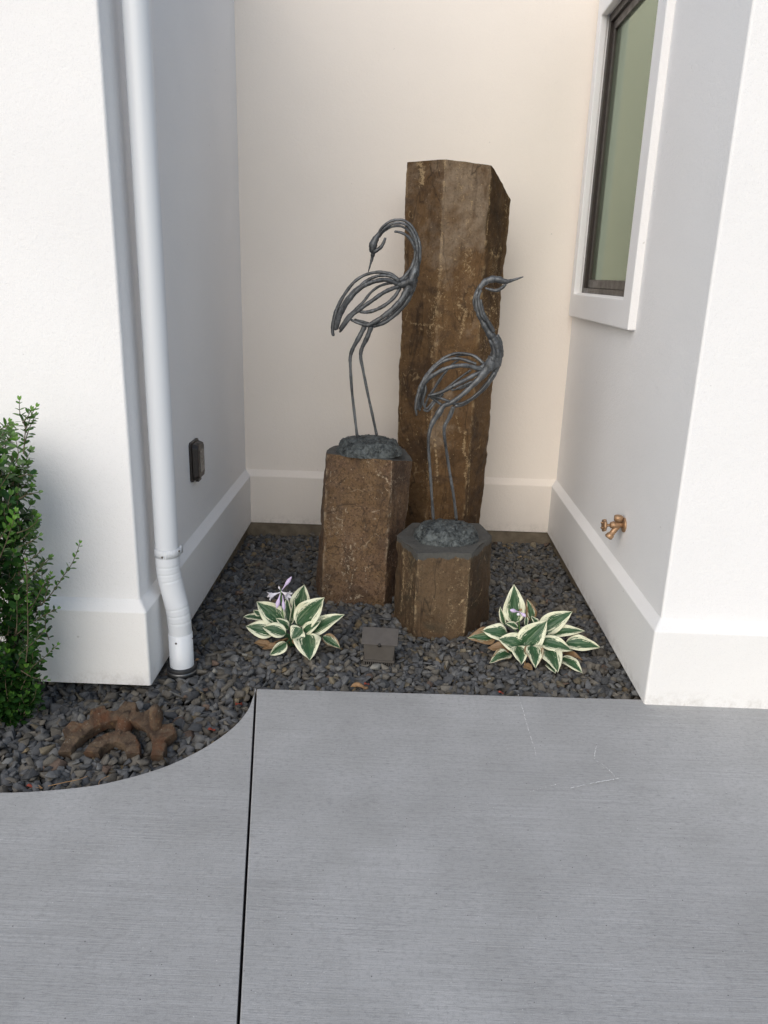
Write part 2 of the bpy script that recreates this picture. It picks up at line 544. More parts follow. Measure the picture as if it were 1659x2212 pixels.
def slab(name, outline):
    """extruded outline with a small rounded top edge"""
    bm = bmesh.new()
    vs = [bm.verts.new((x, y, 0)) for x, y in outline]
    f = bm.faces.new(vs)
    if f.normal.z < 0:
        f.normal_flip()
    bm.normal_update()
    r = bmesh.ops.extrude_face_region(bm, geom=[f])
    top = [e for e in r['geom'] if isinstance(e, bmesh.types.BMFace)]
    for v in {v for t_ in top for v in t_.verts}:
        v.co.z = 0
    for v in vs:
        v.co.z = -.13
    bmesh.ops.recalc_face_normals(bm, faces=bm.faces)
    me = bpy.data.meshes.new(name)
    bm.to_mesh(me)
    bm.free()
    me.materials.append(M['concrete'])
    o = bpy.data.objects.new(name, me)
    col.objects.link(o)
    bevel(o, .0035, 2, 50)
    return struct(o)

slab('driveway', [(JX(-9, .0035), -9), (9, -9), (9, 2.72), (1.3, 2.665), (JX(2.628, .0035), 2.629)])
left_out = [(JX(-9, -.0035), -9), (JX(2.0, -.0035), 2.0)] + [(x - .0035 if i == 0 else x, y) for i, (x, y) in enumerate(CURVE_F)] + [(-9, -9)]
slab('walkway', left_out)

# hairline crack and chalk scratches: thin worn marks lying on the slab
def chalk(name, pts, w, seed, density=.75):
    rnd = random.Random(seed)
    mb = MB()
    pp, _ = spline([at(p, 2, 0) for p in pts], 1, 14)
    for a, b in zip(pp, pp[1:]):
        if rnd.random() > density:
            continue
        d = (b - a)
        n_ = Vector((-d.y, d.x, 0)).normalized()
        ww = w * rnd.uniform(.4, 1.1)
        j = n_ * rnd.uniform(-.4, .4) * w
        mb.add([a + j + n_ * ww / 2 + Vector((0, 0, .004)), b + j + n_ * ww / 2 + Vector((0, 0, .004)), b + j - n_ * ww / 2 + Vector((0, 0, .004)), a + j - n_ * ww / 2 + Vector((0, 0, .004))], [(0, 3, 2, 1)])
    o = mb.build(name, M['chalk'], None, False)
    return struct(o)
chalk('slab_scratch', [(1119, 1502), (1128, 1530), (1136, 1560), (1145, 1590), (1155, 1620), (1157, 1634)], .0032, 1, .62)
chalk('slab_scratch', [(1230, 1705), (1262, 1698), (1300, 1690), (1336, 1683)], .0040, 2, .95)
chalk('slab_scratch', [(1289, 1608), (1284, 1640), (1300, 1652), (1318, 1668), (1330, 1682)], .0028, 3, .6)
chalk('slab_scratch', [(1145, 1712), (1165, 1706), (1190, 1700), (1208, 1693)], .0026, 4, .4)

# ------------------------------------------------------------------ gravel
def gz(x, y):
    if y > 2.62 and x > -.97:
        z = lerp(-.022, -.085, sstep(2.9, 4.55, y))
        z -= .012 * sstep(-.6, -.9, x) * 1.0
    else:
        z = -.038
        if y > 2.45:
            z -= .012 * sstep(2.45, 2.6, y)
    return z + .007 * noise.noise(Vector((x * 3.1, y * 3.1, 0)))

def curve_y(x):
    best = 1.94
    for (x0, y0), (x1, y1) in zip(CURVE_F, CURVE_F[1:]):
        if x1 <= x <= x0:
            t = (x0 - x) / max(1e-6, x0 - x1)
            return lerp(y0, y1, t)
    return best

def in_bed(x, y, r):
    if y >= 2.628 + r * .9:
        return (-.99 < x < 1.03 and y < 4.74) or (x <= -.95 and y < 2.80)
    if y > 1.9:
        return x < -.512 - r * .8 and x > -2.1 and y > curve_y(x + r * .6) + r * .3 and y > curve_y(x) + r * .8
    return False

def build_gravel():
    rnd = random.Random(7)
    protos = []
    for k in range(36):
        bm = bmesh.new()
        pr = random.Random(100 + k)
        ex, ey, ez = 1, pr.uniform(.55, .92), pr.uniform(.42, .72)
        for _ in range(pr.randint(8, 12)):
            v = Vector((pr.gauss(0, 1), pr.gauss(0, 1), pr.gauss(0, 1))).normalized()
            v = Vector((v.x * ex, v.y * ey, v.z * ez)) * pr.uniform(.86, 1.08)
            bm.verts.new(v)
        res = bmesh.ops.convex_hull(bm, input=bm.verts)
        bmesh.ops.delete(bm, geom=[e for e in res['geom_interior'] if isinstance(e, bmesh.types.BMVert)], context='VERTS')
        bmesh.ops.dissolve_limit(bm, angle_limit=math.radians(22), verts=bm.verts, edges=bm.edges)
        bmesh.ops.bevel(bm, geom=list(bm.edges), offset=.035, segments=1, affect='EDGES', clamp_overlap=True)
        bmesh.ops.triangulate(bm, faces=bm.faces)
        bm.verts.index_update()
        V = np.array([v.co[:] for v in bm.verts], dtype=np.float32)
        F = np.array([[v.index for v in f.verts] for f in bm.faces], dtype=np.int32)
        bm.free()
        protos.append((V * np.float32(1.08), F))
    tones = [((.108, .112, .119), 28), ((.080, .084, .091), 25), ((.140, .143, .145), 13), ((.142, .132, .115), 19), ((.115, .106, .093), 20),
             ((.165, .142, .102), 3.5), ((.20, .155, .095), 1.3), ((.24, .24, .225), 1.6), ((.14, .10, .078), 1.5)]
    TW = [w for _, w in tones]
    VS, FS, CS = [], [], []
    off = 0
    cnt = 0
    cells = [(-2.1, 1.9, 1.06, 4.78)]
    for layer, (step, size, dz) in enumerate([(.027, .0240, -.027), (.0300, .0240, -.012), (.0315, .0240, -.001), (.075, .0240, .010)]):
        nx, ny = int(3.16 / step), int(2.88 / (step * .92))
        for j in range(ny):
            for i in range(nx):
                x = -2.1 + (i + .5 * (j % 2) + rnd.uniform(-.36, .36)) * step
                y = 1.9 + (j + rnd.uniform(-.36, .36)) * step * .92
                sc = size * rnd.choice((.62, .75, .85, .95, 1.05, 1.15, 1.35)) * rnd.uniform(.9, 1.1)
                if y < 2.75 or x < -.5:
                    sc *= 1.10
                if not in_bed(x, y, sc):
                    continue
                if x > 1.0 and y < 2.66:
                    continue
                V, F = protos[rnd.randrange(len(protos))]
                rot = Matrix.Rotation(rnd.uniform(0, 6.283), 3, 'Z') @ Matrix.Rotation(rnd.gauss(0, .42), 3, 'X') @ Matrix.Rotation(rnd.gauss(0, .42), 3, 'Y')
                Rm = np.array(rot, dtype=np.float32)
                z = gz(x, y) + dz - .006 + rnd.uniform(-.006, .005)
                # keep stones beside the slab from riding over its edge
                P = (V * sc) @ Rm.T + np.array([x, y, z], dtype=np.float32)
                VS.append(P)
                FS.append(F + off)
                off += len(V)
                c = rnd.choices(tones, TW)[0][0]
                k = rnd.uniform(.72, 1.25)
                c = (c[0] * k * 1.03, c[1] * k, c[2] * k * .95, 1)
                CS.append(np.tile(np.array(c, dtype=np.float32), (len(V), 1)))
                cnt += 1
    V = np.concatenate(VS)
    F = np.concatenate(FS)
    Cc = np.concatenate(CS)
    me = bpy.data.meshes.new('gravel')
    me.vertices.add(len(V))
    me.vertices.foreach_set('co', V.ravel())
    me.loops.add(len(F) * 3)
    me.loops.foreach_set('vertex_index', F.ravel())
    me.polygons.add(len(F))
    me.polygons.foreach_set('loop_start', np.arange(0, len(F) * 3, 3, dtype=np.int32))
    me.polygons.foreach_set('loop_total', np.full(len(F), 3, dtype=np.int32))
    me.update()
    me.validate()
    set_attr(me, 'tone', Cc)
    me.materials.append(M['gravel'])
    o = bpy.data.objects.new('gravel', me)
    col.objects.link(o)
    o['kind'] = 'stuff'
    o['label'] = 'crushed dark grey basalt gravel bed'
    print('gravel stones', cnt, 'faces', len(F))
build_gravel()

# ------------------------------------------------------------------ house: recessed stucco alcove
house = thing('house', 'white stucco house walls folding into a recessed alcove', 'house', (0, YF, 0))

def arc_corner(cx, cy, r, a0, a1, n=5):
    return [(cx + r * math.cos(lerp(a0, a1, i / n)), cy + r * math.sin(lerp(a0, a1, i / n))) for i in range(n + 1)]

def plan(xl, xr, yb, yf, r=.010):
    """plan outline of the wall face from far left to far right, outer corners eased"""
    left = [(-4.5, yf)] + arc_corner(xl - r, yf + r, r, -math.pi / 2, 0)
    right = arc_corner(xr + r, yf + r, r, math.pi, 1.5 * math.pi) + [(4.5, yf)]
    return left, right

def sweep_rows(rows_pts, name, mat):
    n = len(rows_pts[0])
    vs = [(p[0], p[1], z) for z, pts in [(r[0], r[1]) for r in rows_pts] for p in pts] if False else []
    return vs

Lu, Ru = plan(XL, XR, YB, YF)
Lp, Rp = plan(PXL, PXR, PYB, PYF)

WY0, WY1, WZ0, WZ1 = 3.555, 4.595, 1.475, 2.875     # window opening in the right side wall

def upper_wall():
    mb = MB()
    pts = Lu + [(XL, YB)]
    z0 = ZP1 - .012
    bw = MB()
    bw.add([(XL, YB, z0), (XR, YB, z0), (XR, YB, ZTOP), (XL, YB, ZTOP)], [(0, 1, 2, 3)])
    bw.build('back_wall', M['cream'], house, False)  # warm light on this wall is carried by the tint
    for a, b in zip(pts, pts[1:]):
        mb.add([(a[0], a[1], z0), (b[0], b[1], z0), (b[0], b[1], ZTOP), (a[0], a[1], ZTOP)], [(0, 1, 2, 3)])
    mb.build('wall', M['stucco'], house, False)
    mb = MB()
    # right side wall with the window opening
    yr = Ru[0][1]
    ys, zs = [YB, WY1, WY0, yr], [z0, WZ0, WZ1, ZTOP]
    for i in range(3):
        for k in range(3):
            if i == 1 and k == 1:
                continue
            mb.add([(XR, ys[i], zs[k]), (XR, ys[i + 1], zs[k]), (XR, ys[i + 1], zs[k + 1]), (XR, ys[i], zs[k + 1])], [(0, 1, 2, 3)])
    # opening sides
    xi = XR + .14
    for (y0, z0_, y1, z1) in [(WY0, WZ0, WY1, WZ0), (WY1, WZ0, WY1, WZ1), (WY1, WZ1, WY0, WZ1), (WY0, WZ1, WY0, WZ0)]:
        mb.add([(XR, y0, z0_), (XR, y1, z1), (xi, y1, z1), (xi, y0, z0_)], [(0, 1, 2, 3)])
    for a, b in zip(Ru, Ru[1:]):
        mb.add([(a[0], a[1], z0), (b[0], b[1], z0), (b[0], b[1], ZTOP), (a[0], a[1], ZTOP)], [(0, 1, 2, 3)])
    o = mb.build('wall', M['stucco'], house, False)
    bm = bmesh.new()
    bm.from_mesh(o.data)
    bmesh.ops.remove_doubles(bm, verts=bm.verts, dist=.0005)
    bm.to_mesh(o.data)
    bm.free()
upper_wall()

def plinth():
    mb = MB()
    P = Lp + [(PXL, PYB), (PXR, PYB)] + Rp
    U = Lu + [(XL, YB), (XR, YB)] + Ru
    inner = [(x, y) for x, y in U]
    rows = [[(lerp(x, 0 if abs(x) < 1.2 else x, -.16), y + .16, .0) if y < 3 else (x, y + .03, .0) for x, y in inner], [(x, y, 0.0) for x, y in P], [(x, y, ZP0) for x, y in P],
            [(lerp(p[0], u[0], .06), lerp(p[1], u[1], .06), ZP0 + .004) for p, u in zip(P, U)], [(u[0], u[1], ZP1) for u in U]]
    n = len(P)
    vs = [v for r in rows for v in r]
    fs = []
    kb = len(Lp)
    groups = {'side': [], 'back': []}
    for i in range(len(rows) - 1):
        for k in range(n - 1):
            groups['back' if k == kb else ('left' if k < kb else 'right')] = groups.get('back' if k == kb else ('left' if k < kb else 'right'), [])
            groups['back' if k == kb else ('left' if k < kb else 'right')].append((i * n + k, i * n + k + 1, (i + 1) * n + k + 1, (i + 1) * n + k))
    for key, mname in (('left', 'plinth'), ('right', 'plinth'), ('back', 'cream')):  # back strip takes the warm-light tint of the wall above
        used = sorted({j for f in groups[key] for j in f})
        rm = {j: q for q, j in enumerate(used)}
        mb = MB()
        mb.add([vs[j] for j in used], [tuple(rm[j] for j in f) for f in groups[key]])
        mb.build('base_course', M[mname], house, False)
plinth()

def foundation():
    mb = MB()
    e = .028
    P = [(-4.5, PYF + .16), (PXL - .13, PYF + .16), (PXL - .13, PYF + .5), (PXL - e, PYF + .5), (PXL - e, PYB + .012), (PXR + e, PYB + .012), (PXR + e, PYF + e), (4.5, PYF + e)]
    for a, b in zip(P, P[1:]):
        mb.add([(a[0], a[1], -.13), (b[0], b[1], -.13), (b[0], b[1], -.0005), (a[0], a[1], -.0005)], [(0, 1, 2, 3)])
    mb.build('foundation', M['found'], house, False)
foundation()

def soffit():
    mb = MB()
    mb.box((-4.5, 2.5, ZTOP), (4.5, 5.2, ZTOP + .12))
    mb.build('eave_soffit', M['soffit'], house, False)


# window: trim band, frame, sash, glass
def ring_yz(mb, x0, x1, y0, y1, z0, z1, iy0, iy1, iz0, iz1):
    """picture-frame shape between x0 (front) and x1 (back): outer rect y0..z1, inner rect iy0..iz1, mitred"""
    def rect(x, a, b, c, d):
        return [(x, a, c), (x, b, c), (x, b, d), (x, a, d)]
    vs = rect(x0, y0, y1, z0, z1) + rect(x0, iy0, iy1, iz0, iz1) + rect(x1, y0, y1, z0, z1) + rect(x1, iy0, iy1, iz0, iz1)
    fs = []
    for k in range(4):
        j = (k + 1) % 4
        fs += [(k, j, 4 + j, 4 + k), (8 + j, 8 + k, 12 + k, 12 + j), (k, 8 + k, 8 + j, j), (4 + j, 12 + j, 12 + k, 4 + k)]
    mb.add(vs, fs)

win = thing('window', 'tall dark framed window with green tinted glass in right alcove wall', 'window', (XR, 4.07, WZ0))
mb = MB()
ring_yz(mb, .985, XR + .004, 3.435, 4.672, 1.350, 3.00, WY0 + .006, WY1 - .006, WZ0 + .004, WZ1 - .006)
o = mb.build('trim_band', M['stucco'], win, False)
bevel(o, .006, 2)
mb = MB()
fy0, fy1, fz0, fz1 = WY0 + .0, WY1 - .0, WZ0 + .002, WZ1 - .002
ring_yz(mb, 1.030, 1.075, fy0, fy1, fz0, fz1, fy0 + .045, fy1 - .040, fz0 + .035, fz1 - .040)
o = mb.build('frame', M['frame'], win, False)
bevel(o, .002, 2)
mb = MB()
ring_yz(mb, 1.046, 1.070, fy0 + .045, fy1 - .040, fz0 + .035, fz1 - .040, fy0 + .088, fy1 - .085, fz0 + .080, fz1 - .085)
o = mb.build('sash', M['frame'], win, False)
bevel(o, .003, 2)
mb = MB()
mb.box((1.060, fy0 + .08, fz0 + .07), (1.066, fy1 - .08, fz1 - .08))
mb.build('pane', M['glass'], win, False)
mb = MB()
mb.box((1.004, WY0 + .012, WZ0 + .0045), (1.029, WY1 - .012, WZ0 + .010))
mb.build('sill_caulk', M['stucco'], win, False)

# ------------------------------------------------------------------ basalt columns
def column(name, label, mat, bot, top, ztop, zbot=-.13, nz=70, per=160, seed=0, amp=.008, stains=None, tones_=(.5,)):
    """bot, top: matching corner lists (x, y); ztop: height of each top corner"""
    n = len(bot)
    def perim(poly, m):
        # distribute m samples by edge; returns (edge index, t)
        out = []
        L = [math.dist(poly[i], poly[(i + 1) % n]) for i in range(n)]
        tot = sum(L)
        for i in range(n):
            k = max(4, round(m * L[i] / tot))
            out += [(i, j / k) for j in range(k)]
        return out
    S = perim(bot, per)
    c0 = Vector((sum(p[0] for p in top) / n, sum(p[1] for p in top) / n))
    rows = []
    edge = []
    facet = []
    def ring(t, inset=0.0, zfun=None):
        row = []
        for (i, u) in S:
            j = (i + 1) % n
            cs = []
            for q in (i, j):
                b, tp = bot[q], top[q]
                w = t
                x, y = lerp(b[0], tp[0], w), lerp(b[1], tp[1], w)
                cs.append((x, y, lerp(zbot, ztop[q], t)))
            x, y, z = (lerp(cs[0][k], cs[1][k], u) for k in range(3))
            ax, ay = lerp(cs[0][0], cs[1][0], .5), lerp(cs[0][1], cs[1][1], .5)
            # outward normal of edge
            dx, dy = cs[1][0] - cs[0][0], cs[1][1] - cs[0][1]
            ln = math.hypot(dx, dy) or 1
            nx_, ny_ = dy / ln, -dx / ln
            if nx_ * (ax - c0.x) + ny_ * (ay - c0.y) < 0:
                nx_, ny_ = -nx_, -ny_
            # ease the corners and roughen
            ce = min(u, 1 - u) * ln
            ez = .0015 * math.exp(-(ce / .006) ** 2)
            q = Vector((x * 1.0, y * 1.0, z))
            d = amp * .5 * noise.noise(q * 4 + Vector((seed, 0, 0))) + amp * .55 * noise.noise(q * 11 + Vector((0, seed, 0))) + amp * .35 * noise.noise(q * 34)
            st = Vector((x * 14, y * 14, z * 1.6 + seed))
            d += amp * .45 * noise.noise(st)
            d -= ez
            # chipped spots along corners
            chip = max(0, noise.noise(Vector((x * 6, y * 6, z * 9 + seed * 2))) - .12) * math.exp(-(ce / .02) ** 2) * .030
            d -= chip
            row.append(Vector((x + nx_ * d, y + ny_ * d, z)))
            if len(edge) < len(S):
                edge.append(math.exp(-(ce / .009) ** 2))
                facet.append(tones_[i % len(tones_)])
        return row
    ts = [i / nz for i in range(nz)]
    ts = ts + [1 - .35 / nz, 1 - .12 / nz]
    for t in ts:
        rows.append(ring(t))
    topr = ring(1.0)
    rim = []
    for v in topr:
        e = .013 * (0.25 + max(0, noise.noise(Vector((v.x * 9, v.y * 9, seed)))) * 2.0 + .5 * abs(noise.noise(Vector((v.x * 31, v.y * 31, seed)))))
        d = Vector((c0.x - v.x, c0.y - v.y))
        L_ = d.length
        d = d / L_
        rim.append((v, d, L_, e))
    # broken rim then the flat top
    rows.append([Vector((v.x + d.x * e * .4, v.y + d.y * e * .4, v.z - e * .55 + .002)) for v, d, L_, e in rim])
    for k, fr in enumerate([.03, .07, .14, .28, .46, .64, .82, .95]):
        row = []
        zc = sum(ztop) / n
        for v, d, L_, e in rim:
            x, y = v.x + d.x * L_ * fr, v.y + d.y * L_ * fr
            zz = lerp(v.z, zc, fr) if k else v.z - e * .15
            zz += .004 * noise.noise(Vector((x * 12, y * 12, seed))) + .002 * noise.noise(Vector((x * 40, y * 40, seed)))
            row.append(Vector((x, y, zz)))
        rows.append(row)
    m = len(S)
    vs = [v for r in rows for v in r]
    fs = []
    for i in range(len(rows) - 1):
        for k in range(m):
            a, b = i * m + k, i * m + (k + 1) % m
            fs.append((a, b, b + m, a + m))
    vs.append(Vector((c0.x, c0.y, sum(ztop) / n)))
    L0 = (len(rows) - 1) * m
    for k in range(m):
        fs.append((L0 + k, L0 + (k + 1) % m, len(vs) - 1))
    o = link_mesh(name, vs, fs, mat, None, True)
    nside = len(ts) * m
    set_attr(o.data, 'wear', [edge[i % m] if i < nside + m else 0.0 for i in range(len(vs))], 'FLOAT')
    if stains:
        V_ = np.array([v[:] for v in vs]) - np.array([0, 0, CAMH])
        Cc = V_ @ R3
        pu = np.stack([CX + FPX * Cc[:, 0] / -Cc[:, 2], CY - FPX * Cc[:, 1] / -Cc[:, 2]], 1)
        val = np.zeros(len(vs))
        for (ox, oy, sc), lst in stains:
            q = (pu / .864 - np.array([ox, oy])) * sc
            for w_, pl in lst:
                for a_, b_ in zip(pl, pl[1:]):
                    a_, b_ = np.array(a_, float), np.array(b_, float)
                    d_ = b_ - a_
                    tt = np.clip(((q - a_) @ d_) / max(1e-6, d_ @ d_), 0, 1)
                    dist = np.linalg.norm(q - (a_ + tt[:, None] * d_), axis=1)
                    val = np.maximum(val, np.clip(1.25 - dist / w_, 0, 1))
        set_attr(o.data, 'stain', val, 'FLOAT')
    zt_ = max(ztop)
    set_attr(o.data, 'rim', [max(0.0, 1 - (zt_ - v.z) / .055) if (i < nside + m and zt_ < .5) else 0.0 for i, v in enumerate(vs)], 'FLOAT')
    set_attr(o.data, 'facet', [facet[i % m] if i < len(vs) - 1 else 0.5 for i in range(len(vs))], 'FLOAT')
    o.data.set_sharp_from_angle(angle=math.radians(30))
    o['label'] = label
    return o

def tallp(px, y):
    return at(px, 1, y)
# tall column: corner positions read on its depth planes
t_top = [(at((878, 350), 1, 4.22)), (at((962, 344), 1, 4.09)), (at((1064, 357), 1, 4.14)), (at((1104, 432), 1, 4.30))]
b_bot = [(at((857, 1010), 1, 4.22)), (at((926, 1010), 1, 4.09)), (at((1012, 1010), 1, 4.14)), (at((1049, 1010), 1, 4.30))]
ZB = .56
def extrap(tp, bt):
    k = (-.13 - bt.z) / (bt.z - tp.z)
    return (bt.x + (bt.x - tp.x) * k, bt.y)
tb = [extrap(a, b) for a, b in zip(t_top, b_bot)]
tall = column('basalt_column', 'tall brown basalt column standing against back alcove wall', M['tall'],
              tb + [(.43, 4.50), (.06, 4.52)], [(p.x, p.y) for p in t_top] + [(.47, 4.52), (.03, 4.50)],
              [t_top[0].z, t_top[1].z, t_top[2].z, t_top[3].z, 1.95, 2.06], nz=300, per=230, seed=3, tones_=(.45, 1.0, .0, .3), amp=.010, stains=[
                  ((940, 380, 3.0725), [(5, [(530, 70), (522, 330), (497, 900), (490, 1000), (440, 1350), (430, 1650)]), (38, [(330, 90), (360, 130), (345, 240)]), (14, [(245, 1300), (300, 1322), (450, 1330)]),
                                     (5, [(790, 1442), (845, 1444)]), (6, [(802, 1300), (782, 1540)]), (9, [(735, 380), (732, 450), (770, 470)]), (6, [(182, 1660), (215, 1760), (232, 1850)]), (12, [(560, 800), (620, 830)]),
                                     (16, [(880, 760), (930, 820), (960, 740)]), (7, [(875, 200), (872, 420), (850, 640)]), (22, [(620, 1160), (690, 1220), (650, 1420)])]),
                  ((960, 660, 3.16), [(17, [(400, 1380), (410, 1500), (425, 1720)]), (20, [(640, 1330), (625, 1480), (665, 1560), (640, 1700)]), (7, [(700, 1110), (690, 1300), (672, 1700), (655, 1990)]),
                                   (12, [(570, 1200), (600, 1330)]), (8, [(345, 1180), (350, 1400), (340, 1700)]), (14, [(180, 1360), (200, 1420)])])])
tall['category'] = 'stone column'
tall['group'] = 'basalt columns in the alcove'
leftc = column('basalt_column', 'waist-high reddish brown basalt column under the bird with curled neck', M['left'],
               [(-.405, 3.72), (-.352, 3.565), (-.034, 3.548), (.035, 3.69), (.0, 3.88), (-.15, 3.97), (-.36, 3.9)],
               [(-.352, 3.76), (-.345, 3.685), (-.016, 3.585), (.084, 3.74), (.045, 3.86), (-.10, 3.96), (-.32, 3.88)],
               [.70, .70, .70, .665, .70, .70, .70], nz=150, per=270, seed=11, tones_=(.3, .8, .15, .5), amp=.0085, stains=[
                   ((760, 1060, 3.19), [(9, [(540, 1165), (500, 1140), (450, 1135), (405, 1160), (385, 1210), (378, 1270), (352, 1340), (340, 1400)]), (26, [(380, 1390), (450, 1370)]), (5, [(490, 1150), (497, 1260)]),
                                     (6, [(305, 960), (297, 1115)]), (5, [(306, 730), (301, 850)]), (7, [(345, 640), (330, 700), (355, 705)]), (5, [(232, 730), (275, 760)]), (16, [(590, 405), (640, 425), (690, 480)]),
                                     (5, [(640, 500), (690, 560)]), (5, [(560, 595), (590, 525)]), (5, [(352, 440), (405, 410)]), (5, [(495, 785), (480, 860)]), (5, [(540, 762), (600, 750)]), (7, [(548, 702), (625, 682)]),
                                     (12, [(350, 1050), (382, 1085)]), (12, [(350, 1130), (360, 1165)]), (6, [(700, 300), (697, 560), (690, 760)]), (10, [(742, 430), (805, 425)]), (6, [(215, 290), (210, 460)]),
                                     (5, [(195, 840), (210, 890)]), (5, [(360, 510), (372, 515)])])])
leftc['category'] = 'stone column'
leftc['group'] = 'basalt columns in the alcove'
shortc = column('basalt_column', 'shortest basalt column, brown hexagonal block with dark grey top', M['short'],
                [(.014, 3.423), (.108, 3.187), (.339, 3.182), (.483, 3.416), (.44, 3.64), (.08, 3.62)],
                [(.014, 3.411), (.110, 3.185), (.353, 3.207), (.470, 3.46), (.428, 3.648), (.091, 3.617)],
                [.38, .378, .38, .38, .38, .38], nz=110, per=270, seed=23, tones_=(.35, .9, .1, .4), amp=.006, stains=[
                    ((760, 1060, 3.19), [(7, [(1325, 1120), (1315, 1230), (1297, 1500), (1270, 1690)]), (5, [(1430, 1290), (1400, 1370), (1310, 1480)]), (13, [(790, 960), (798, 1150), (782, 1400), (770, 1500)]),
                                      (9, [(915, 1030), (903, 1200)]), (5, [(900, 1250), (885, 1400), (876, 1560)]), (8, [(860, 1200), (850, 1380)]), (9, [(825, 1560), (830, 1640)]), (5, [(1440, 1050), (1450, 1110)]),
                                      (12, [(1270, 1400), (1240, 1440)]), (4, [(920, 1320), (940, 1335)]), (10, [(870, 960), (960, 1000)])])])
shortc['category'] = 'stone column'
shortc['group'] = 'basalt columns in the alcove'

# ------------------------------------------------------------------ heron sculptures
def crop_to_pic(ox, oy, sc):
    return lambda p: ((ox + p[0] / sc) * .864, (oy + p[1] / sc) * .864)

def make_bird(label, conv, psc, Y, parts, rock_c, rock_r, rock_h, zt, seed):
    root = thing('heron_sculpture', label, 'sculpture', (rock_c[0], rock_c[1], zt), 'metal herons on the columns')
    for name, rods in parts:
        mb = MB()
        for pts, rad, dy in rods:
            if isinstance(dy, (int, float)):
                dy = [dy]
            ds = np.interp(np.linspace(0, 1, len(pts)), np.linspace(0, 1, len(dy)), dy)
            P = [at(conv(p), 1, Y + d) for p, d in zip(pts, ds)]
            k = mpp(P[0]) * .864 / psc
            if isinstance(rad, (int, float)):
                rad = [rad]
            rr = [r * k * (1.15 if name == 'leg' else 1.27) for r in np.interp(np.linspace(0, 1, len(pts)), np.linspace(0, 1, len(rad)), rad)]
            q, r2 = spline(P, rr, 6)
            # hand-formed wobble and a soft flattening
            rnd = random.Random(seed + len(mb.v))
            ph = rnd.uniform(0, 6)
            r2 = [r * (1 + .07 * math.sin(i * .9 + ph) + .05 * math.sin(i * 2.3 + ph * 2)) for i, r in enumerate(r2)]
            # rounded ends
            r2[0] *= .55
            r2[-1] *= .6
            mb.tube(q, r2, 12, flat=.8)
        mb.build(name, M['bird'], root)
    # cast rock base
    mb = MB()
    nr, na = 30, 110
    vs = []
    for i in range(nr):
        t = i / (nr - 1)
        for k in range(na):
            a = 2 * math.pi * k / na
            ca, sa = math.cos(a), math.sin(a)
            lump = 1 + .07 * noise.noise(Vector((ca * 1.7, sa * 1.7, seed))) + .05 * noise.noise(Vector((ca * 5, sa * 5, seed + t * 2)))
            if t < .45:
                u = t / .45
                r = lerp(1, .80, u ** 1.4)
                z = lerp(-.002, rock_h * .78, u)
            else:
                u = (t - .45) / .55
                r = .80 * (1 - u)
                z = rock_h * (.78 + .22 * math.sin(u * math.pi / 2))
            x, y = rock_c[0] + rock_r[0] * r * ca * lump, rock_c[1] + rock_r[1] * r * sa * lump
            q = Vector((x * 22, y * 22, z * 22 + seed))
            dz = (.004 * noise.noise(q) + .0045 * noise.noise(q * 2.3) + .0045 * noise.noise(q * 5)) * (1 if t > .05 else 0)
            ridge = .005 * abs(noise.noise(q * 1.3 + Vector((9, 0, 0)))) * (1 if t > .05 else 0)
            vs.append(Vector((x + dz * ca, y + dz * sa, zt + z + dz - ridge)))
    fs = []
    for i in range(nr - 1):
        for k in range(na):
            a, b = i * na + k, i * na + (k + 1) % na
            fs.append((a, b, b + na, a + na))
    mb.add(vs, fs)
    mb.build('rock_base', M['rock'], root)
    return root

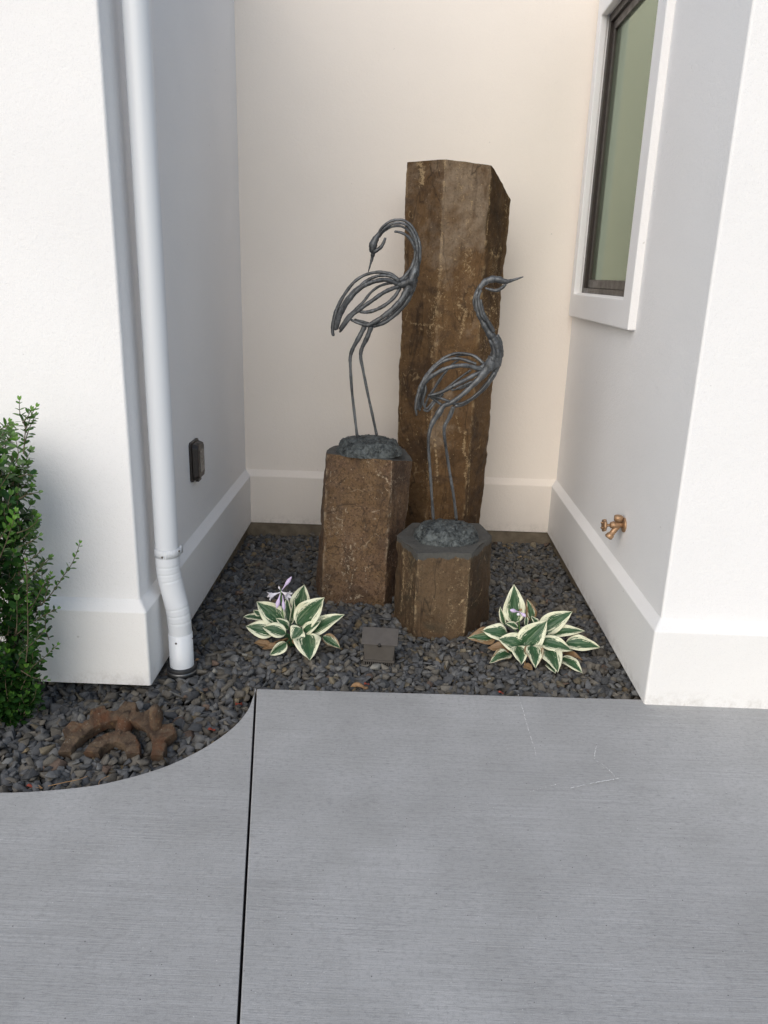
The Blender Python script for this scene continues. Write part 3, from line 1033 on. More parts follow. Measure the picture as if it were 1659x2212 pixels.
c1 = crop_to_pic(800, 520, 3.072)
bird1 = [
    ('head', [
        ([(455, 190), (435, 225), (412, 270), (404, 315), (408, 345), (402, 375)], [9, 17, 25, 23, 15, 10], 0),
        ([(408, 345), (440, 322), (468, 300), (488, 268), (503, 228)], [9, 12, 11, 9, 8], -.008)]),
    ('beak', [([(404, 360), (398, 395), (385, 440), (371, 492)], [12, 9, 6, 2.5], 0)]),
    ('neck', [
        ([(440, 225), (470, 160), (530, 108), (600, 90), (660, 103), (712, 150), (745, 215), (766, 290), (764, 380), (748, 450), (715, 520), (690, 570)], [11, 8, 8, 8, 8, 8, 9, 10, 12, 15, 22, 28], [0, .008, .006, 0]),
        ([(436, 235), (460, 200), (505, 150), (570, 118), (645, 122), (698, 165), (732, 235), (748, 320), (745, 400), (725, 470), (700, 540)], [11, 8, 7, 8, 8, 8, 9, 10, 12, 16, 24], [0, -.012, -.008, 0]),
        ([(450, 225), (490, 180), (550, 145), (620, 140), (680, 175), (720, 245), (733, 330), (722, 410), (690, 480), (645, 535), (610, 565)], [9, 7, 7, 7, 7, 8, 9, 10, 12, 14, 15], [0, .012, .010, 0]),
        ([(570, 180), (620, 188), (670, 215), (708, 262), (732, 325)], [7, 8, 9, 9, 8], [-.018, -.012, -.004])]),
    ('body', [
        ([(752, 400), (735, 480), (705, 550), (690, 600), (672, 655)], [14, 24, 36, 30, 18], 0),
        ([(735, 540), (720, 600), (690, 675), (640, 752), (560, 832), (480, 885), (405, 908)], [16, 16, 15, 15, 14, 13, 12], [0, .015, .01, 0]),
        ([(690, 560), (668, 630), (620, 710), (560, 775), (490, 830), (420, 875), (360, 900), (300, 885), (235, 858)], [24, 20, 17, 17, 15, 14, 12, 9, 8], [0, -.02, -.015, 0]),
        ([(700, 600), (680, 680), (610, 775), (520, 855), (440, 897), (370, 905)], [18, 15, 13, 13, 12, 10], [0, .028, .02, 0]),
        ([(262, 856), (320, 872), (378, 890)], [7, 8, 10], .012),
        ([(700, 560), (650, 580), (605, 590), (570, 575)], [30, 24, 18, 9], -.006),
        ([(705, 530), (655, 545), (605, 555), (575, 535)], [22, 17, 14, 9], .006)]),
    ('wing', [
        ([(610, 558), (550, 512), (480, 494), (410, 497), (340, 517), (270, 562), (210, 632), (160, 712), (125, 792), (103, 880), (97, 955), (107, 982)], [11, 11, 10, 9, 9, 10, 10, 11, 13, 13, 11, 7], [0, .03, .035, .01]),
        ([(610, 570), (555, 530), (490, 518), (430, 527), (370, 552), (310, 600), (250, 650), (195, 720), (155, 790), (128, 870), (118, 940)], [11, 10, 9, 9, 10, 11, 12, 12, 12, 11, 8], [0, .012, .01, .005]),
        ([(612, 598), (560, 568), (500, 552), (430, 562), (355, 588), (290, 630), (235, 690), (185, 765), (148, 850), (128, 935)], [14, 13, 13, 13, 14, 15, 15, 14, 13, 9], [-.005, -.03, -.035, 0]),
        ([(560, 575), (500, 585), (440, 610), (385, 655), (330, 725), (270, 785), (205, 850), (150, 935)], [9, 8, 8, 8, 9, 11, 11, 9], [0, .03, .03, .01])]),
    ('wing', [
        ([(612, 602), (540, 625), (470, 662), (400, 712), (345, 750), (290, 792), (250, 822)], [14, 12, 12, 12, 12, 12, 7], [-.005, -.035, -.03]),
        ([(618, 605), (575, 680), (505, 742), (430, 782), (360, 800), (300, 796)], [12, 11, 11, 11, 11, 7], [0, -.02, -.03]),
        ([(340, 755), (270, 800), (205, 875), (150, 955)], [11, 11, 12, 8], [-.03, -.02, -.005])]),
    ('leg', [([(345, 905), (305, 985), (255, 1075), (234, 1140), (233, 1210), (245, 1400), (265, 1580), (287, 1768)], [18, 16, 13, 12, 10, 9.5, 9.5, 10], [0, -.02])]),
    ('leg', [([(395, 905), (362, 995), (322, 1078), (313, 1145), (330, 1240), (370, 1440), (405, 1600), (438, 1755)], [18, 16, 13, 12, 10, 9.5, 9.5, 10], [0, .02])]),
]
make_bird('grey metal heron with curled neck pointing its beak down, on the reddish column', c1, 3.072, 3.73, bird1, (-.140, 3.735), (.165, .125), .085, .70, 4)

c2 = crop_to_pic(960, 660, 3.16)
bird2 = [
    ('head', [
        ([(765, 175), (800, 142), (850, 122), (905, 124), (950, 138), (985, 140)], [15, 20, 21, 21, 17, 11], 0),
        ([(800, 190), (850, 205), (890, 209), (930, 190), (965, 158)], [6, 9, 11, 11, 8], -.008)]),
    ('beak', [([(965, 141), (1000, 133), (1050, 118), (1102, 101)], [14, 10, 7, 3], 0)]),
    ('neck', [
        ([(795, 150), (757, 185), (735, 240), (732, 310), (744, 380), (773, 440), (812, 510), (850, 570), (880, 635), (893, 700), (878, 765), (845, 815)], [15, 15, 13, 14, 15, 18, 22, 27, 33, 40, 46, 38], 0),
        ([(742, 190), (716, 255), (710, 310), (724, 372)], [7, 8, 8, 6], .012),
        ([(770, 205), (748, 255), (752, 320), (768, 395), (800, 450)], [8, 8, 9, 10, 12], -.014),
        ([(765, 280), (775, 340), (790, 400), (830, 470), (868, 540)], [7, 9, 12, 14, 14], -.012),
        ([(832, 598), (860, 650), (872, 715), (855, 770)], [8, 13, 16, 14], -.025)]),
    ('body', [
        ([(890, 560), (915, 620), (922, 690), (908, 770), (878, 850), (830, 930), (770, 1000), (700, 1060), (625, 1108), (560, 1122)], [14, 16, 18, 20, 18, 17, 15, 12, 12, 12], [0, .012, .012, 0]),
        ([(872, 740), (838, 800), (790, 862), (745, 915), (690, 968), (625, 1028), (560, 1078), (505, 1105), (455, 1128)], [40, 36, 26, 19, 16, 15, 15, 16, 16], [-.008, -.03, -.02, 0]),
        ([(880, 850), (810, 950), (745, 1018), (665, 1078), (585, 1112)], [14, 9, 8, 8, 8], [0, -.006]),
        ([(870, 880), (790, 985), (710, 1050), (620, 1098), (540, 1110)], [12, 8, 8, 8, 9], [.03, .03]),
        ([(860, 760), (815, 800), (770, 820), (725, 820)], [34, 26, 17, 9], -.01)]),
    ('wing', [
        ([(790, 790), (725, 735), (660, 712), (580, 706), (500, 730), (430, 778), (370, 835), (320, 905), (286, 975), (263, 1060), (252, 1130), (259, 1198)], [11, 10, 9, 9, 10, 10, 10, 11, 12, 12, 11, 5], [0, .04, .045, .015]),
        ([(760, 765), (700, 722), (640, 718), (565, 728)], [7, 7, 7, 5], .055),
        ([(730, 792), (650, 762), (580, 747), (500, 757), (432, 792), (370, 852), (322, 930), (292, 1010), (272, 1100), (285, 1160)], [10, 10, 10, 10, 10, 10, 11, 11, 11, 7], [0, .01, .01, .005]),
        ([(592, 760), (530, 802), (480, 862), (430, 925), (395, 985), (350, 1055), (322, 1130)], [6, 6, 7, 7, 7, 7, 6], [.03, .05, .02]),
        ([(570, 765), (505, 830), (455, 900), (410, 970), (368, 1035)], [5, 6, 6, 6, 6], .055)]),
    ('wing', [
        ([(792, 842), (722, 820), (650, 802), (570, 806), (490, 826), (420, 860), (360, 902), (312, 955), (290, 1025)], [18, 14, 13, 13, 13, 13, 13, 12, 9], [-.01, -.045, -.045, -.01]),
        ([(800, 835), (725, 872), (650, 912), (570, 952), (500, 990), (430, 1024), (348, 1040)], [18, 14, 13, 12, 12, 12, 9], [-.01, -.04, -.03]),
        ([(760, 922), (690, 932), (620, 962), (540, 1002)], [6, 8, 8, 5], -.012),
        ([(745, 890), (670, 955), (600, 985), (530, 996)], [6, 7, 7, 5], .02),
        ([(690, 835), (605, 895), (520, 962), (440, 1030), (372, 1108), (332, 1150)], [7, 7, 7, 7, 7, 6], [.02, .04, .02])]),
    ('tail', [
        ([(345, 1040), (430, 1055), (520, 1088)], [8, 9, 9], -.02),
        ([(365, 1050), (410, 1080), (455, 1112)], [7, 8, 8], -.01),
        ([(322, 940), (330, 1000), (308, 1090), (335, 1155)], [7, 8, 8, 6], -.012),
        ([(470, 1028), (410, 1085), (350, 1160), (310, 1150)], [7, 7, 7, 6], .01),
        ([(300, 985), (275, 1070), (262, 1150)], [8, 9, 7], -.012),
        ([(318, 950), (305, 1040), (290, 1140)], [8, 8, 6], .012)]),
    ('leg', [([(468, 1118), (432, 1180), (386, 1250), (359, 1330), (351, 1420), (362, 1600), (375, 1800), (391, 2025)], [22, 22, 17, 12.5, 10.5, 10, 10, 11], [0, -.02])]),
    ('leg', [([(548, 1125), (522, 1200), (480, 1280), (476, 1345), (491, 1460), (520, 1650), (550, 1830), (573, 2025)], [16, 15, 12, 11, 10, 10, 10, 11], [0, .03])]),
]
make_bird('grey metal heron looking right with its beak raised, on the shortest column', c2, 3.16, 3.42, bird2, (.245, 3.40), (.152, .125), .080, .38, 9)

# ------------------------------------------------------------------ downspout
ds = thing('downspout', 'white round metal downspout running down the left alcove wall', 'downspout', (-.845, 2.79, 0))
r0 = .0445
def pipe_mb(pts, rads, seg=40):
    mb = MB()
    mb.tube(pts, rads, seg, cap=False, up=(0, -1, 0))
    return mb
pipe_mb([(-.877, 2.79, ZTOP), (-.8775, 2.79, 2.0), (-.8785, 2.79, 1.2), (-.8795, 2.79, .500)], [r0] * 4).build('pipe', M['pipe'], ds)
A = [Vector((-.8795, 2.788, .505)), Vector((-.8790, 2.788, .410)), Vector((-.845, 2.784, .235)), Vector((-.843, 2.784, .145))]
pts, rads = [A[0]], [r0 + .0015]
def bendpts(p0, p1, p2, rr, n=18):
    a = p1 + (p0 - p1).normalized() * rr
    b = p1 + (p2 - p1).normalized() * rr
    out = []
    for i in range(n + 1):
        t = i / n
        out.append((1 - t) ** 2 * a + 2 * t * (1 - t) * p1 + t * t * b)
    return out
for p0, p1, p2 in ((A[0], A[1], A[2]), (A[1], A[2], A[3])):
    bp = bendpts(p0, p1, p2, .045, 24)
    for i, p in enumerate(bp):
        pts.append(p)
        ph = i / 24 * 3
        crease = math.exp(-(((ph % 1) - .5) / .10) ** 2)
        bulge = 1.5 * (1 - abs((ph % 1) - .5) * 2)
        rads.append(r0 + .0015 - .0024 * crease + .0006 * bulge)
pts.append(A[3])
rads.append(r0 + .0012)
pipe_mb(pts, rads).build('elbow', M['pipe'], ds)
pipe_mb([(-.843, 2.784, .152), (-.843, 2.784, .150), (-.843, 2.784, -.02)], [r0 - .002, r0 + .0032, r0 + .0032]).build('pipe', M['pipe'], ds)
# strap: band round the pipe with ears to the wall
mb = MB()
zs0, zs1 = .478, .512
ang = [math.radians(a) for a in range(-175, 25, 8)]
outer = [(-.8795 + (r0 + .0035) * math.cos(a), 2.79 + (r0 + .0035) * math.sin(a)) for a in ang]
outer = [(-.8795 - r0 - .009, 2.79 + .012)] + outer + [(-.8795 + r0 + .006, 2.79 + .04)]
n_ = len(outer)
for (a, b) in zip(outer, outer[1:]):
    mb.add([(a[0], a[1], zs0), (b[0], b[1], zs0), (b[0], b[1], zs1), (a[0], a[1], zs1)], [(0, 1, 2, 3)])
o = mb.build('strap', M['pipe'], ds)
sm = o.modifiers.new('solid', 'SOLIDIFY')
sm.thickness = .0018
def screw(parent, p, d, r=.0042):
    d = Vector(d).normalized()
    mb = MB()
    p = Vector(p)
    mb.tube([p, p + d * .002, p + d * .0035], [r, r, r * .6], 8)
    mb.build('screw', M['screw'], parent)
rr = r0 + .004
screw(ds, (-.8795 + rr * math.sin(math.radians(-6)), 2.79 - rr * math.cos(math.radians(-6)), .487), (-.1, -1, 0))
screw(ds, (-.8795 + rr * math.cos(math.radians(8)), 2.79 - rr * math.sin(math.radians(8)), .500), (1, -.15, 0))
screw(ds, (-.843 + rr * math.sin(math.radians(-6)), 2.784 - rr * math.cos(math.radians(-6)), .126), (-.1, -1, 0))
screw(ds, (-.843 + rr * math.cos(math.radians(5)), 2.784 - rr * math.sin(math.radians(5)), .128), (1, -.1, 0), .003)
# drain adapter it stands in
ad = thing('drain_adapter', 'black rubber drain adapter with metal clamp at the downspout foot', 'drain fitting', (-.843, 2.784, -.03))
def lathe(prof, c, seg=48):
    vs, fs = [], []
    for r, z in prof:
        for k in range(seg):
            a = 2 * math.pi * k / seg
            vs.append((c[0] + r * math.cos(a), c[1] + r * math.sin(a), c[2] + z))
    for i in range(len(prof) - 1):
        for k in range(seg):
            a, b = i * seg + k, i * seg + (k + 1) % seg
            fs.append((a, b, b + seg, a + seg))
    mb = MB()
    mb.add(vs, fs)
    return mb
lathe([(.049, -.05), (.058, -.05), (.0595, .034), (.057, .038), (.049, .0385), (.0485, .0)], (-.843, 2.784, -.030)).build('sleeve', M['blackpl'], ad)
lathe([(.0593, .006), (.0612, .007), (.0612, .021), (.0595, .022)], (-.843, 2.784, -.030)).build('clamp_ring', M['zinc'], ad)

# ------------------------------------------------------------------ outlet cover on the left wall
ob = thing('outlet_cover', 'dark bronze weatherproof outlet cover on the left alcove wall', 'outlet cover', (XL, 3.5, .69))
def prism_x(mb, prof_yz, x0, x1, sy=1.0, sz=1.0):
    n = len(prof_yz)
    cy = sum(p[0] for p in prof_yz) / n
    cz = sum(p[1] for p in prof_yz) / n
    v0 = [(x0, y, z) for y, z in prof_yz]
    v1 = [(x1, cy + (y - cy) * sy, cz + (z - cz) * sz) for y, z in prof_yz]
    mb.add(v0 + v1, [tuple(range(n)), tuple(reversed(range(n, 2 * n)))] + [(i, i + n, (i + 1) % n + n, (i + 1) % n) for i in range(n)])
def octo(y0, y1, z0, z1, c):
    return [(y0 + c, z0), (y1 - c, z0), (y1, z0 + c), (y1, z1 - c), (y1 - c, z1), (y0 + c, z1), (y0, z1 - c), (y0, z0 + c)]
OY0, OY1, OZ0, OZ1 = 3.425, 3.565, .598, .785
mb = MB()
prism_x(mb, octo(OY0, OY1, OZ0, OZ1, .012), XL - .001, XL + .012)
o = mb.build('back_plate', M['bronzepl'], ob, False)
bevel(o, .002)
mb = MB()
prism_x(mb, octo(OY0 + .005, OY1 - .005, OZ0 + .006, OZ1 - .006, .016), XL + .0125, XL + .040, .86, .90)
o = mb.build('cover', M['bronzepl'], ob, False)
bevel(o, .004, 3)
mb = MB()
prism_x(mb, octo(OY0 + .036, OY1 - .030, OZ0 + .040, OZ1 - .040, .004), XL + .039, XL + .0425, .96, .96)
o = mb.build('cover_panel', M['lid'], ob, False)
mb = MB()
for k in range(3):
    mb.box((XL + .018 + k * .007, OY0 + .04, OZ1 - .013), (XL + .021 + k * .007, OY0 + .07, OZ1 - .009))
mb.build('hinge_ribs', M['bronzepl'], ob, False)
mb = MB()
mb.box((XL + .010, OY0 + .055, OZ0 - .008), (XL + .026, OY0 + .105, OZ0 + .008))
mb.build('latch', M['bronzepl'], ob, False)

# ------------------------------------------------------------------ hose bibb on the right wall
hb = thing('hose_spigot', 'brass hose spigot with round handle on the right alcove wall', 'spigot', (XR, 3.32, .51))
hc = at((1349, 1134), 0, XR)
hx, hy, hz = hc
def V3(dx, dy, dz):
    return (hx - dx, hy + dy, hz + dz)
mb = MB()
mb.tube([V3(-.002, 0, 0), V3(.004, 0, 0), V3(.008, 0, 0), V3(.009, 0, 0)], [.032, .033, .030, .016], 28, up=(0, 0, 1))
mb.build('flange', M['brass'], hb)
mb = MB()
mb.tube([V3(.006, 0, 0), V3(.020, 0, 0), V3(.024, 0, 0), V3(.046, 0, -.002), V3(.050, 0, -.002), V3(.052, 0, -.002), V3(.060, 0, -.003), V3(.063, 0, -.003)],
        [.013, .013, .016, .017, .018, .0145, .0145, .010], 20, up=(0, 0, 1))
mb.tube([V3(.030, 0, .010), V3(.030, 0, .018), V3(.030, 0, .020), V3(.030, 0, .040), V3(.030, 0, .044)], [.012, .012, .019, .0195, .012], 24, up=(1, 0, 0))
mb.build('valve_body', M['brass'], hb)
mb = MB()
mb.tube([V3(.028, 0, -.004), V3(.040, -.002, -.022), V3(.054, -.004, -.042), V3(.056, -.004, -.046), V3(.066, -.005, -.058), V3(.068, -.005, -.061)],
        [.013, .0125, .0125, .017, .0175, .013], 20, up=(0, 1, 0))
mb.build('spout', M['brass'], hb)
mb = MB()
mb.tube([V3(.060, 0, -.003), V3(.086, 0, -.005)], [.0065, .0065], 12, up=(0, 0, 1))
mb.build('stem', M['brass'], hb)
mb = MB()
seg = 56
ringp, lob = [], []
vs, fs = [], []
prof = [(.30, .004), (.75, .002), (1.0, .0), (1.06, .006), (1.0, .013), (.75, .011), (.30, .014)]
for pr_, px_ in prof:
    for k in range(seg):
        a = 2 * math.pi * k / seg
        rad_ = .0255 * pr_ * (1 + (.08 * math.cos(8 * a) if pr_ > .7 else 0))
        vs.append(V3(.082 + px_, rad_ * math.cos(a), -.005 + rad_ * math.sin(a)))
for i in range(len(prof) - 1):
    for k in range(seg):
        a, b = i * seg + k, i * seg + (k + 1) % seg
        fs.append((a, b, b + seg, a + seg))
fs.append(tuple(range(seg)))
fs.append(tuple(6 * seg + k for k in range(seg)))
mb.add(vs, fs)
for k in range(4):
    a = k * math.pi / 2 + .5
    mb.box((-.003, -.003, -.003), (.003, .003, .003), None, V3(.098, .016 * math.cos(a), -.005 + .016 * math.sin(a)))
mb.build('handle', M['brass'], hb)

# ------------------------------------------------------------------ landscape flood light
fl = thing('landscape_light', 'small bronze flood light sitting in gravel before the shortest column', 'light fixture', (-.04, 2.92, -.02))
fcx = -.042
rotz = Matrix.Rotation(math.radians(-3.0), 3, 'Z')
fo = Vector((fcx, 2.905, -.014))
mb = MB()
mb.box((-.067, -.012, .012), (.067, .070, .086), rotz, fo)
o = mb.build('housing', M['fixture'], fl, False)
# taper the housing towards the bottom
for v in o.data.vertices:
    lv = v.co - fo
    k = lerp(.90, 1.0, (lv.z - .012) / .076)
    v.co.x = fo.x + lv.x * k
bevel(o, .003, 2)
hood = MB()
rx = Matrix.Rotation(math.radians(36), 3, 'X')
hood.box((-.076, -.004, 0), (.076, .078, .005), rotz @ rx, fo + Vector((0, -.016, .090)))
hood.box((-.076, -.004, -.010), (-.0735, .078, -.0003), rotz @ rx, fo + Vector((0, -.016, .090)))
hood.box((.0735, -.004, -.010), (.076, .078, -.0003), rotz @ rx, fo + Vector((0, -.016, .090)))
o = hood.build('hood', M['fixture'], fl, False)
bevel(o, .0015, 2)
mb = MB()
mb.box((-.066, -.016, .008), (.066, .050, .0165), rotz, fo)
o = mb.build('bottom_lip', M['fixture'], fl, False)
mb = MB()
for k in range(15):
    x = -.060 + k * .12 / 14
    mb.box((x - .0019, -.018, -.022), (x + .0019, .045, .0078), rotz, fo)
mb.build('cooling_fins', M['fixture'], fl, False)
mb = MB()
p = fo + Vector((0, -.019, .088))
mb.tube([p + Vector((0, .006, 0)), p + Vector((0, -.004, .002)), p + Vector((0, -.006, .002))], [.0060, .0060, .0035], 14)
mb.tube([p + Vector((0, .0055, 0)), p + Vector((0, -.0015, 0))], [.0085, .0085], 14)
mb.build('hood_screw', M['fixdark'], fl)
mb = MB()
mb.box((-.052, .012, .0), (.052, .058, .012), rotz, fo)
mb.box((-.010, .01, -.06), (.010, .03, .0), rotz, fo)
mb.build('mount', M['fixdark'], fl, False)

# ------------------------------------------------------------------ rusty half sprocket
sp = thing('rusty_sprocket', 'rusty half sprocket lying in the gravel beside the shrub', 'machine part')
gc = at((243, 1634), 2, -.030)
sp.location = gc
tilt = Matrix.Rotation(math.radians(20), 3, 'X')
def arc_solid(mb, rin_f, rout_f, a0, a1, th, n=110, rough=.0022, sec=12):
    """solid bar following an arc, rounded section, radii given as functions of angle"""
    vs, fs = [], []
    for i in range(n + 1):
        a = lerp(a0, a1, i / n)
        ri, ro = rin_f(a), rout_f(a)
        for k in range(sec):
            q = 2 * math.pi * k / sec
            cs, sn = math.cos(q), math.sin(q)
            cs = math.copysign(abs(cs) ** .22, cs)
            sn = math.copysign(abs(sn) ** .22, sn)
            r = (ri + ro) / 2 + (ro - ri) / 2 * cs
            hgt = th(a, (r - .1)) if callable(th) else th
            z = hgt / 2 * sn
            p = Vector((r * math.cos(a), r * math.sin(a), z))
            p += Vector((1, 1, 1)) * rough * (noise.noise(p * 45) + .5 * noise.noise(p * 120))
            vs.append(gc + tilt @ p)
    for i in range(n):
        for k in range(sec):
            a, b = i * sec + k, i * sec + (k + 1) % sec
            fs.append((a, b, b + sec, a + sec))
    fs.append(tuple(range(sec)))
    fs.append(tuple(n * sec + k for k in range(sec)))
    mb.add(vs, fs)
TA = [math.radians(a) for a in (90, 121, 60, 151, 31)]
def tooth(a):
    return max(1 - sstep(.085, .20, abs(a - t)) for t in TA)
mb = MB()
arc_solid(mb, lambda a: .133, lambda a: .178 + .040 * tooth(a), math.radians(-2), math.radians(182), lambda a, r: .048 - .006 * tooth(a), 260, .003, 28)
mb.build('toothed_rim', M['rust'], sp).data.set_sharp_from_angle(angle=math.radians(42))
mb = MB()
arc_solid(mb, lambda a: .046, lambda a: .094, math.radians(2), math.radians(178), .050, 110, .005, 20)
for v in mb.v:
    v.z -= .006
mb.build('hub', M['rust'], sp).data.set_sharp_from_angle(angle=math.radians(42))
mb = MB()
P = [gc + tilt @ Vector((.002, y, z)) for y, z in ((.076, -.016), (.100, -.010), (.122, -.004), (.146, .000), (.172, .000))]
mb.tube(P, [.022, .026, .030, .030, .024], 16)
for v in mb.v:
    v += Vector((1, 1, 1)) * .004 * noise.noise(v * 50)
mb.build('spoke', M['rust'], sp)
mb = MB()
pp = at((337, 1566), 1, gc.y + .10)
mb.tube([pp + Vector((0, .0, -.05)), pp + Vector((0, .0, .0)), pp + Vector((0, .004, .045)), pp + Vector((0, .005, .062)), pp + Vector((0, .006, .071)), pp + Vector((0, .006, .075))],
        [.021, .0215, .022, .020, .014, .006], 20)
for v in mb.v:
    v += Vector((1, 1, 1)) * .003 * noise.noise(v * 50)
mb.build('bolt_peg', M['rust'], sp)

# ------------------------------------------------------------------ hostas
def leaf_mesh(base, tip, width, crown, parent, rnd, hint=(0, -.62, .78), arch=.16, fold=.22, dry=0.0, roll=0.0, curl=0.0, pet=True):
    base, tip = Vector(base), Vector(tip)
    L = (tip - base).length
    d = (tip - base).normalized()
    h = Vector(hint).normalized()
    side = d.cross(h)
    if side.length < .2:
        side = d.cross(Vector((0, 0, 1)))
    side.normalize()
    nrm = side.cross(d).normalized()
    if roll:
        q = Matrix.Rotation(roll, 3, d)
        side, nrm = q @ side, q @ nrm
    if nrm.dot(Vector((0, -.5, .85))) < 0:
        nrm = -nrm
    NV, NU = 20, 12
    vs, uv, fs = [], [], []
    ph, seed = rnd.uniform(0, 6), rnd.uniform(0, 50)
    for i in range(NV + 1):
        v = i / NV
        w = width * .5 * (math.sin(math.pi * min(1, v ** .72)) ** .75) * (1 - .25 * v) * 1.16
        if v > .86:
            w *= (1 - (v - .86) / .14 * .35)
        w = max(w, .0008)
        cen = base + d * (L * v) + nrm * (arch * L * (math.sin(math.pi * v * .9)) - curl * L * v * v)
        for k in range(NU + 1):
            u = k / NU * 2 - 1
            # cupped blade with wavy margin and sunken midrib
            up = fold * w * (abs(u) ** 1.3) - .10 * w * math.exp(-(u / .10) ** 2)
            up += .05 * width * abs(u) ** 2 * math.sin(v * 11 + ph + (1.4 if u > 0 else 0))
            up += .012 * width * math.cos(u * 17) * (1 - v)
            p = cen + side * (u * w) + nrm * up
            p += nrm * (.06 * width * noise.noise(p * 16 + Vector((seed, 0, 0))))
            if dry > .25:
                p += nrm * (.16 * width * dry * noise.noise(p * 38 + Vector((seed, 0, 3)))) + side * (.10 * width * dry * noise.noise(p * 30 + Vector((seed, 4, 3))))
            gzz = gz(p.x, p.y) + .004
            if p.z < gzz:
                p.z = gzz + (gzz - p.z) * .02
            vs.append(p)
            uv.append((u, v, seed / 50))
    W1 = NU + 1
    for i in range(NV):
        for k in range(NU):
            a = i * W1 + k
            fs.append((a, a + 1, a + 1 + W1, a + W1))
    n0 = len(vs)
    if pet and crown is not None:
        # channelled leaf stalk
        c = Vector(crown)
        mid = (c + base) / 2 + Vector((0, 0, .25 * (base - c).length)) - d * .01
        P, rr_ = spline([c, mid, base + d * .01 * 0 + d * L * .04], [.0045, .0036, .0028], 5)
        mb = MB()
        mb.tube(P, rr_, 7)
        vs += mb.v
        fs += [tuple(i + n0 for i in f) for f in mb.f]
        uv += [(0.0, .1, seed / 50)] * len(mb.v)
    o = link_mesh('leaf', vs, fs, M['hosta'], parent, True)
    set_attr(o.data, 'uvw', uv, 'FLOAT_VECTOR')
    set_attr(o.data, 'dry', [dry] * len(vs), 'FLOAT')
    sm = o.modifiers.new('solid', 'SOLIDIFY')
    sm.thickness = .0009
    return o

def pin(conv, p, y):
    """picture position on the depth plane y, or on the gravel if that would be below it"""
    q = at(conv(p), 1, y)
    g_ = gz(q.x, q.y) + .012
    if q.z < g_:
        q = at(conv(p), 2, -.012)
    return q

def flower(parent, base, tip, r, mat, open_=False, rnd=None):
    base, tip = Vector(base), Vector(tip)
    d = tip - base
    L = d.length
    mb = MB()
    if not open_:
        P = [base + d * t for t in (0, .15, .35, .55, .72, .88, 1.0)]
        mb.tube(P, [r * .18, r * .22, r * .42, r * .9, r, r * .55, r * .08], 10)
        for i, v in enumerate(mb.v):
            pass
    else:
        dn = d.normalized()
        a = Vector((0, 0, 1)) if abs(dn.z) < .8 else Vector((1, 0, 0))
        u = dn.cross(a).normalized()
        w = dn.cross(u)
        P = [base + d * t for t in (0, .25, .5, .7)]
        mb.tube(P, [r * .18, r * .25, r * .6, r * .8], 12, cap=False)
        for k in range(6):
            an = k * math.pi / 3 + .3
            rad_ = u * math.cos(an) + w * math.sin(an)
            tg = dn.cross(rad_)
            p0 = base + d * .62 + rad_ * r * .68
            pts = []
            for t in (0, .35, .7, 1.0):
                c = p0 + rad_ * (r * 1.5 * t) + dn * (L * .38 * math.sin(t * 1.9))
                wd = r * .55 * (1, 1.05, .7, .05)[int(round(t * 3)) if t < 1 else 3]
                pts.append((c - tg * wd, c + dn * r * .12, c + tg * wd))
            vs = [q for p3 in pts for q in p3]
            fs = []
            for i in range(3):
                for j in range(2):
                    b = i * 3 + j
                    fs.append((b, b + 1, b + 4, b + 3))
            mb.add(vs, fs)
        for k in range(4):
            q = base + d * .6
            e = base + d * 1.12 + u * r * .3 * math.cos(k * 1.6) + w * r * .3 * math.sin(k * 1.6)
            mb.tube([q, e], [.0007, .0007], 4)
    return mb.build('flower', mat, parent)

def make_hosta(label, conv, yc, crown_px, leaves, rnd):
    cr = at(conv(crown_px), 2, -.02)
    root = thing('hosta_plant', label, 'plant', (cr.x, cr.y, -.03), 'variegated hostas in the gravel')
    for (b, t_, w, dyb, dyt, dry, opt) in leaves:
        B = pin(conv, b, cr.y + dyb)
        T = pin(conv, t_, cr.y + dyt)
        wid = w * mpp(B) * .864 / 3.95
        leaf_mesh(B, T, wid * 1.02, cr + Vector((rnd.uniform(-.012, .012), rnd.uniform(-.012, .012), 0)), root, rnd, dry=dry, **opt)
    return root, cr

